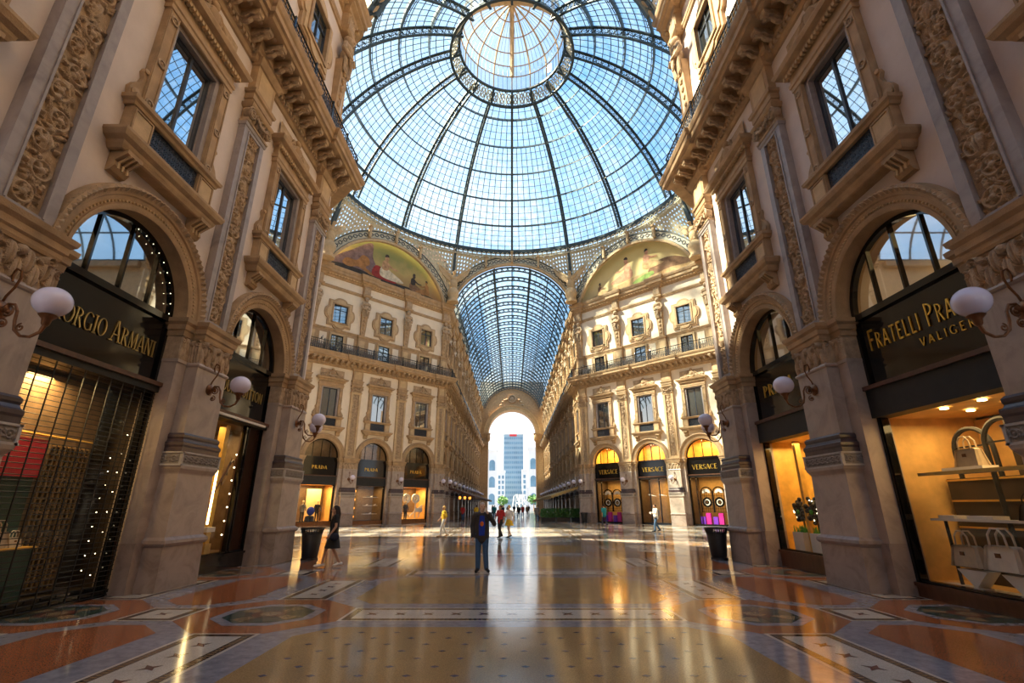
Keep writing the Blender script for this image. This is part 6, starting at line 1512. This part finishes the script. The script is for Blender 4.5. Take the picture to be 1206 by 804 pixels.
def person(label, loc, rz, pose=None, skin='skin', hair='hair_dark', hairlen=0, top=('cl_black', 'jacket'), sleeves=1.0, bottom=('cl_denim', 'trousers'), shoes='cl_black', skirt=None, scale=1.0, vox=.012, extra=None, fingers=True, female=False, name='person'):
    J = dict(pel=V3(0, 0, .95), chest=V3(0, 0, 1.27), neck=V3(0, .0, 1.46), head=V3(0, .03, 1.62), sL=V3(-.185, 0, 1.42), sR=V3(.185, 0, 1.42), eL=V3(-.25, -.02, 1.13), eR=V3(.25, -.02, 1.13), wL=V3(-.24, .10, .88), wR=V3(.24, .10, .88),
             hL=V3(-.09, 0, .93), hR=V3(.09, 0, .93), kL=V3(-.10, .03, .50), kR=V3(.10, .03, .50), aL=V3(-.10, 0, .09), aR=V3(.10, 0, .09), tL=V3(-.12, .17, .035), tR=V3(.12, .17, .035), look=0)
    if female: J['sL'].x, J['sR'].x = -.16, .16
    for a, b in (pose or {}).items(): J[a] = V3(*b) if isinstance(b, tuple) else b
    t = thing(name, label, 'person', T(loc, rz) @ Matrix.Scale(scale, 4))
    P = []; n, h = J['neck'], J['head']
    P += [('c', [J['pel'], J['chest'], (J['sL'] + J['sR']) / 2], [.125, .13, .09]), ('c', [J['sL'], J['sR']], [.055, .055]), ('c', [n - V3(0, 0, .06), n + (h - n) * .5], [.055, .05]), ('e', h, (.076, .095, .115)), ('e', h + V3(0, .02, -.06), (.055, .07, .06))]
    ca, sa = math.cos(J['look']), math.sin(J['look']); fw = V3(-sa, ca, 0); rt = V3(ca, sa, 0)
    P += [('c', [h + fw * .092 + V3(0, 0, .015), h + fw * .112 + V3(0, 0, -.015)], [.010, .014])]
    for s in (-1, 1): P.append(('e', h + rt * s * .077 + V3(0, 0, -.005), (.012, .02, .03)))
    for s in 'LR':
        sg = -1 if s == 'L' else 1
        P += [('c', [J['s' + s], J['e' + s], J['w' + s]], [.05, .040, .028]), ('c', [J['h' + s], J['k' + s], J['a' + s]], [.085, .055, .038]), ('c', [J['a' + s] - V3(0, .03, .04), J['t' + s]], [.035, .025])]
        w = J['w' + s]; d = (w - J['e' + s]).normalized(); x = d.cross(V3(0, 1, 0)); x = x.normalized() if x.length > .1 else V3(1, 0, 0); pn = x.cross(d).normalized()
        P.append(('c', [w, w + d * .07], [.026, .036]))
        if fingers:
            for q in range(4):
                b = w + d * .085 + pn * (.027 * (1.5 - q) / 1.5) * 1.2; L_ = (.068, .078, .072, .055)[q]; P.append(('c', [b, b + d * L_ * .55 + x * sg * -.006, b + d * L_ * .95 + x * -sg * .022], [.0095, .009, .008]))
            b = w + d * .03 + pn * .03; P.append(('c', [b, b + pn * .035 + d * .025, b + pn * .045 + d * .055], [.011, .010, .009]))
    ob('body', remesh(P, vox, skin, 'body', 2), t)
    e_ = MB().use('hair_dark')
    for s in (-1, 1): e_.ball(h + fw * .083 + rt * s * .032 + V3(0, 0, .018), .011, n=6, m=4)
    e_.bar(h + fw * .094 - rt * .022 + V3(0, 0, -.052), h + fw * .094 + rt * .022 + V3(0, 0, -.052), .008); ob('face_features', e_, t)
    H = [('e', h + V3(0, 0, .03) - fw * .018, (.086, .098, .105))]
    if hairlen: H += [('c', [h - fw * .06 + V3(0, 0, .04), h - fw * .10 + V3(0, 0, -.12), h - fw * .12 + V3(0, 0, -hairlen)], [.08, .085, .05])] + [('c', [h + rt * s * .075 - fw * .02 + V3(0, 0, .03), h + rt * s * .085 - fw * .05 + V3(0, 0, -.16)], [.035, .035]) for s in (-1, 1)]
    hm = remesh(H, vox, hair, 'hair', 2)
    # cut the fringe away from the face
    bm = bmesh.new(); bm.from_mesh(hm); rm = [v for v in bm.verts if (v.co - h).dot(fw) > .045 and v.co.z < h.z + .065]; bmesh.ops.delete(bm, geom=rm, context='VERTS'); bm.to_mesh(hm); bm.free(); ob('hair', hm, t)
    if bottom:
        Q = [('c', [J['hL'], J['hR']], [.115, .115]), ('c', [J['pel'] + V3(0, 0, .06), J['pel']], [.13, .135])]
        for s in 'LR': Q.append(('c', [J['h' + s], J['k' + s], J['a' + s] + V3(0, 0, .0)], [.105, .078, .066]))
        ob(bottom[1], remesh(Q, vox * 1.2, bottom[0], bottom[1]), t)
    if top:
        f = 1.0 if not female else .86; zl = top[2] if len(top) > 2 else .86
        Q = [('c', [V3(J['pel'].x, J['pel'].y, zl), J['pel'] + V3(0, 0, .12), J['chest'], (J['sL'] + J['sR']) / 2 - V3(0, 0, .04)], [.165 * f, .155 * f, .165 * f, .12 * f]), ('c', [J['sL'], J['sR']], [.078, .078])]
        for s in (-1, 1): Q.append(('c', [J['chest'] + V3(s * .07, 0, .0), V3(J['pel'].x + s * .075, J['pel'].y, zl + .02)], [.12 * f, .125 * f]))
        for s in 'LR':
            w = J['e' + s] + (J['w' + s] - J['e' + s]) * max(0, (sleeves - .5) * 2) * .95; e = J['s' + s] + (J['e' + s] - J['s' + s]) * min(1, sleeves * 2)
            Q.append(('c', [J['s' + s], e] + ([w] if sleeves > .5 else []), [.078, .066] + ([.052] if sleeves > .5 else [])))
        ob(top[1], remesh(Q, vox * 1.2, top[0], top[1]), t)
    if skirt:
        m = MB().use(skirt[0]); p = J['pel']; m.lathe([(.14, .14), (.17, .0), (.22, -.18), (.29, skirt[1]), (.27, skirt[1]), (.15, .05)], tuple(p), 20, 'z', 1, .8); ob('skirt', m.mesh('skirt', smooth=True), t)
    Q = []
    for s in 'LR': a, b = J['a' + s], J['t' + s]; d = (b - a); d.z = 0; d = d.normalized() if d.length > .01 else V3(0, 1, 0); Q = [('c', [a + V3(0, 0, -.02) - d * .05, a + V3(0, 0, -.035) + d * .06, b + d * .03], [.045, .048, .036])]; ob('shoe', remesh(Q, vox, shoes, 'shoe', 1), t)
    if extra: extra(t, J)
    return t
def shirt_front(t, J):
    m = MB().use('cl_blue'); c = J['chest']
    for z0, z1, h0, h1, y0, y1 in ((1.40, 1.15, .06, .085, .135, .178), (1.15, .90, .085, .075, .178, .175)): m.add([(-h0, y0, z0), (h0, y0, z0), (h1, y1, z1), (-h1, y1, z1), (-h0, y0 + .012, z0), (h0, y0 + .012, z0), (h1, y1 + .012, z1), (-h1, y1 + .012, z1)], [(0, 1, 2, 3), (7, 6, 5, 4), (0, 4, 5, 1), (1, 5, 6, 2), (2, 6, 7, 3), (3, 7, 4, 0)])
    s = ob('shirt', m, t, 'blue shirt in the open jacket'); m = MB().use('cl_orange'); m.lathe([(0, 0), (.052, 0), (.045, .012), (0, .016)], (0, .180, 1.19), 12, 'y', 1, 1.3); ob('emblem', m, s, 'orange emblem')
    m = MB().use('black'); w = J['wL']; m.box(w.x - .005, w.x + .065, w.y + .0, w.y + .02, w.z + .02, w.z + .17); 
def phone(t, J): pass
person('man standing in dark jacket and jeans, one hand raised to his face', (-.82, 14.16, 0), PI, skin='skin_pale', pose=dict(eL=(-.33, .06, 1.19), wL=(-.17, .20, 1.44), eR=(.27, -.03, 1.12), wR=(.25, .06, .86), look=.25, aL=(-.13, 0, .09), tL=(-.19, .16, .035), aR=(.10, 0, .09), tR=(.13, .17, .035)), hair='hair_grey', top=('cl_jacket', 'jacket', .84), extra=shirt_front, scale=1.01, vox=.011)
def shoulder_bag(t, J):
    m = MB().use('cl_navy'); m.ball((-.27, .02, .86), .13, (.5, 1.1, .85), 10, 8); b = ob('handbag', m.mesh('handbag', smooth=True), t); m = MB().use('cl_navy'); m.tube([(-.26, .10, .92), (-.22, .10, 1.2), (-.14, .02, 1.46), (-.2, -.08, 1.2), (-.26, -.08, .92)], .012, 5); ob('strap', m.mesh('strap', smooth=True), b)
person('woman walking in short black dress with long dark hair and shoulder bag', (-5.23, 15.15, 0), PI * .66, dict(hL=(-.08, 0, .93), kL=(-.08, -.02, .50), aL=(-.09, -.24, .12), tL=(-.09, -.10, .045), hR=(.08, 0, .93), kR=(.08, .16, .50), aR=(.07, .24, .09), tR=(.07, .41, .05), eR=(.22, -.10, 1.14), wR=(.22, -.04, .90), eL=(-.24, .0, 1.14), wL=(-.25, .14, .93), look=.1), hairlen=.32, top=('cl_black', 'dress', .80), sleeves=.25, bottom=None, skirt=('cl_black', -.42), shoes='leather_white', female=True, scale=.96, extra=shoulder_bag, vox=.012)
walk = lambda s=1: dict(kL=(-.10, .16, .52), aL=(-.10, .20, .09), tL=(-.11, .37, .045), kR=(.10, -.02, .50), aR=(.10, -.28, .13), tR=(.10, -.14, .045), eL=(-.24, -.10, 1.14), wL=(-.23, -.06, .88), eR=(.24, .06, 1.14), wR=(.22, .24, .95))
person('woman in yellow top and white trousers walking in the sunlit strip', (-3.9, 29.3, 0), PI * .62, walk(), hair='hair_blond', top=('cl_yellow', 'blouse', .80), sleeves=.5, bottom=('cl_white', 'trousers'), shoes='cl_tan', female=True, scale=.95, vox=.014)
person('person in red top and black trousers walking beside a companion in white', (-.65, 28.4, 0), PI * .8, walk(), top=('cl_red', 'top', .86), sleeves=.4, bottom=('cl_black', 'trousers'), female=True, scale=.97, vox=.015)
person('person in white top and yellow shorts walking beside a companion in red', (-.15, 28.4, 0), PI * .8, walk(), hair='hair_blond', skin='skin_pale', top=('cl_white', 'top', .82), sleeves=.4, bottom=None, skirt=('cl_yellow', -.3), female=True, scale=.97, vox=.015)
def backpack(t, J): m = MB().use('cl_grey'); m.ball((0, -.20, 1.2), .17, (.9, .65, 1.3), 12, 8); b = ob('backpack', m.mesh('backpack', smooth=True), t); m = MB().use('cl_grey'); [m.tube([(s * .11, -.12, 1.42), (s * .12, .06, 1.46), (s * .12, .16, 1.3), (s * .13, .02, 1.02)], .02, 5) for s in (-1, 1)]; ob('strap', m.mesh('strap', smooth=True), b); m = MB().use('white_card'); m.box(-.1, .1, .38, .40, 1.12, 1.26); ob('paper', m, b)
person('man with grey backpack, white T-shirt and jeans reading as he walks', (9.79, 34.77, 0), PI / 2 + .25, {**walk(), 'eL': (-.22, .10, 1.14), 'wL': (-.08, .32, 1.15), 'eR': (.22, .10, 1.14), 'wR': (.08, .32, 1.15)}, top=('cl_white', 'T-shirt'.replace('T-', 't_'), .88), sleeves=.4, extra=backpack, vox=.015)
person('person in teal shirt and dark trousers by the far right shop window', (8.06, 44.6, 0), PI * .1, walk(), top=('cl_teal', 'shirt', .86), sleeves=.5, bottom=('cl_navy', 'trousers'), vox=.016)
CR = [(-5.6, 58, 'cl_red', 'red'), (-4.2, 60, 'cl_yellow', 'yellow'), (-3.4, 63, 'cl_white', 'white'), (2.6, 53.5, 'cl_grey', 'grey'), (3.3, 66, 'cl_white', 'white'), (-1.2, 62, 'cl_navy', 'navy'), (.9, 68, 'cl_black', 'black'), (-2.4, 70, 'cl_teal', 'teal'), (1.6, 76, 'cl_red', 'red'), (-.6, 80, 'cl_grey', 'grey'), (-3.2, 84, 'cl_black', 'black'), (2.6, 88, 'cl_tan', 'tan'), (.4, 95, 'cl_navy', 'navy'), (-1.6, 100, 'cl_white', 'white'), (3.4, 104, 'cl_black', 'black'), (-4.0, 106, 'cl_grey', 'grey'), (1.2, 112, 'cl_tan', 'tan'), (-2.4, 115, 'cl_red', 'red')]
protos = {}
seen = {}
for i, (x, y, c, n) in enumerate(CR):
    seen[n] = seen.get(n, 0) + 1; where = ('nearest the octagon' if seen[n] == 1 else 'deeper in the arcade')
    lab = 'person in %s top walking in the far arcade, %s' % (n, where if seen[n] < 3 else 'farthest off')
    if c not in protos: protos[c] = person(lab, (x, y, 0), PI * (.0 if i % 2 else 1), walk(), top=(c, 'top', .84), sleeves=.6, bottom=('cl_navy' if i % 3 else 'cl_denim', 'trousers'), vox=.028, fingers=False, scale=.98, hair='hair_dark' if i % 3 else 'hair_blond')
    else:
        r = protos[c]; q = r.copy(); COL.objects.link(q); q.matrix_world = T((x, y, 0), PI * (i % 3) * .5) ; q['label'] = lab
        for ch in r.children: d = ch.copy(); COL.objects.link(d); d.parent = q
# ------------------------------------------------------------------ light, sky, camera
w = bpy.data.worlds.new('sky'); bpy.context.scene.world = w; w.use_nodes = True; nt = w.node_tree; bg = nt.nodes['Background']
tc = nt.nodes.new('ShaderNodeTexCoord'); sp = nt.nodes.new('ShaderNodeSeparateXYZ'); nt.links.new(tc.outputs['Generated'], sp.inputs[0])
rp = nt.nodes.new('ShaderNodeValToRGB'); e = rp.color_ramp.elements; e[0].color = (1.0, 1.0, 1.0, 1); e[0].position = .16; e[1].color = (.26, .54, .95, 1); e[1].position = .85; x = e.new(.30); x.color = (.45, .72, 1.0, 1)
nt.links.new(sp.outputs['Z'], rp.inputs['Fac'])
nz = nn(nt, 'ShaderNodeTexNoise', Scale=2.6, Detail=6.0, Roughness=.6); nt.links.new(tc.outputs['Generated'], nz.inputs['Vector'])
r2 = nt.nodes.new('ShaderNodeValToRGB'); r2.color_ramp.elements[0].position = .46; r2.color_ramp.elements[1].position = .70; nt.links.new(nz.outputs['Fac'], r2.inputs['Fac'])
mx = nn(nt, 'ShaderNodeMixRGB'); mx.inputs['Color2'].default_value = (.85, .93, 1, 1); nt.links.new(r2.outputs['Color'], mx.inputs['Fac']); nt.links.new(rp.outputs['Color'], mx.inputs['Color1'])
nt.links.new(mx.outputs['Color'], bg.inputs['Color']); bg.inputs['Strength'].default_value = SKY
s = bpy.data.lights.new('sun', 'SUN'); s.energy = SUN; s.color = (1, .83, .55); s.angle = math.radians(1.5)
so = bpy.data.objects.new('sun', s); COL.objects.link(so); d = Vector(SUND); so.rotation_euler = d.to_track_quat('-Z', 'Y').to_euler()
cam = bpy.data.cameras.new('camera'); co = bpy.data.objects.new('camera', cam); COL.objects.link(co)
cam.sensor_width = 36; cam.lens = 565 / 1206 * 36; cam.clip_end = 2000; cam.clip_start = .05
co.location = (0, 0, 1.68); co.rotation_euler = (PI / 2 + math.atan(193 / 565), 0, 0)
sc = bpy.context.scene; sc.camera = co
sc.view_settings.view_transform = 'Standard'; sc.view_settings.look = 'None'; sc.view_settings.exposure = EXPO; sc.view_settings.gamma = 1; sc.view_settings.use_curve_mapping = False
sc.cycles.max_bounces = 8; sc.cycles.transparent_max_bounces = 16; sc.cycles.diffuse_bounces = 4; sc.cycles.glossy_bounces = 4; sc.cycles.caustics_reflective = False; sc.cycles.caustics_refractive = False; sc.cycles.sample_clamp_indirect = 4.0
sc.cycles.use_denoising = True
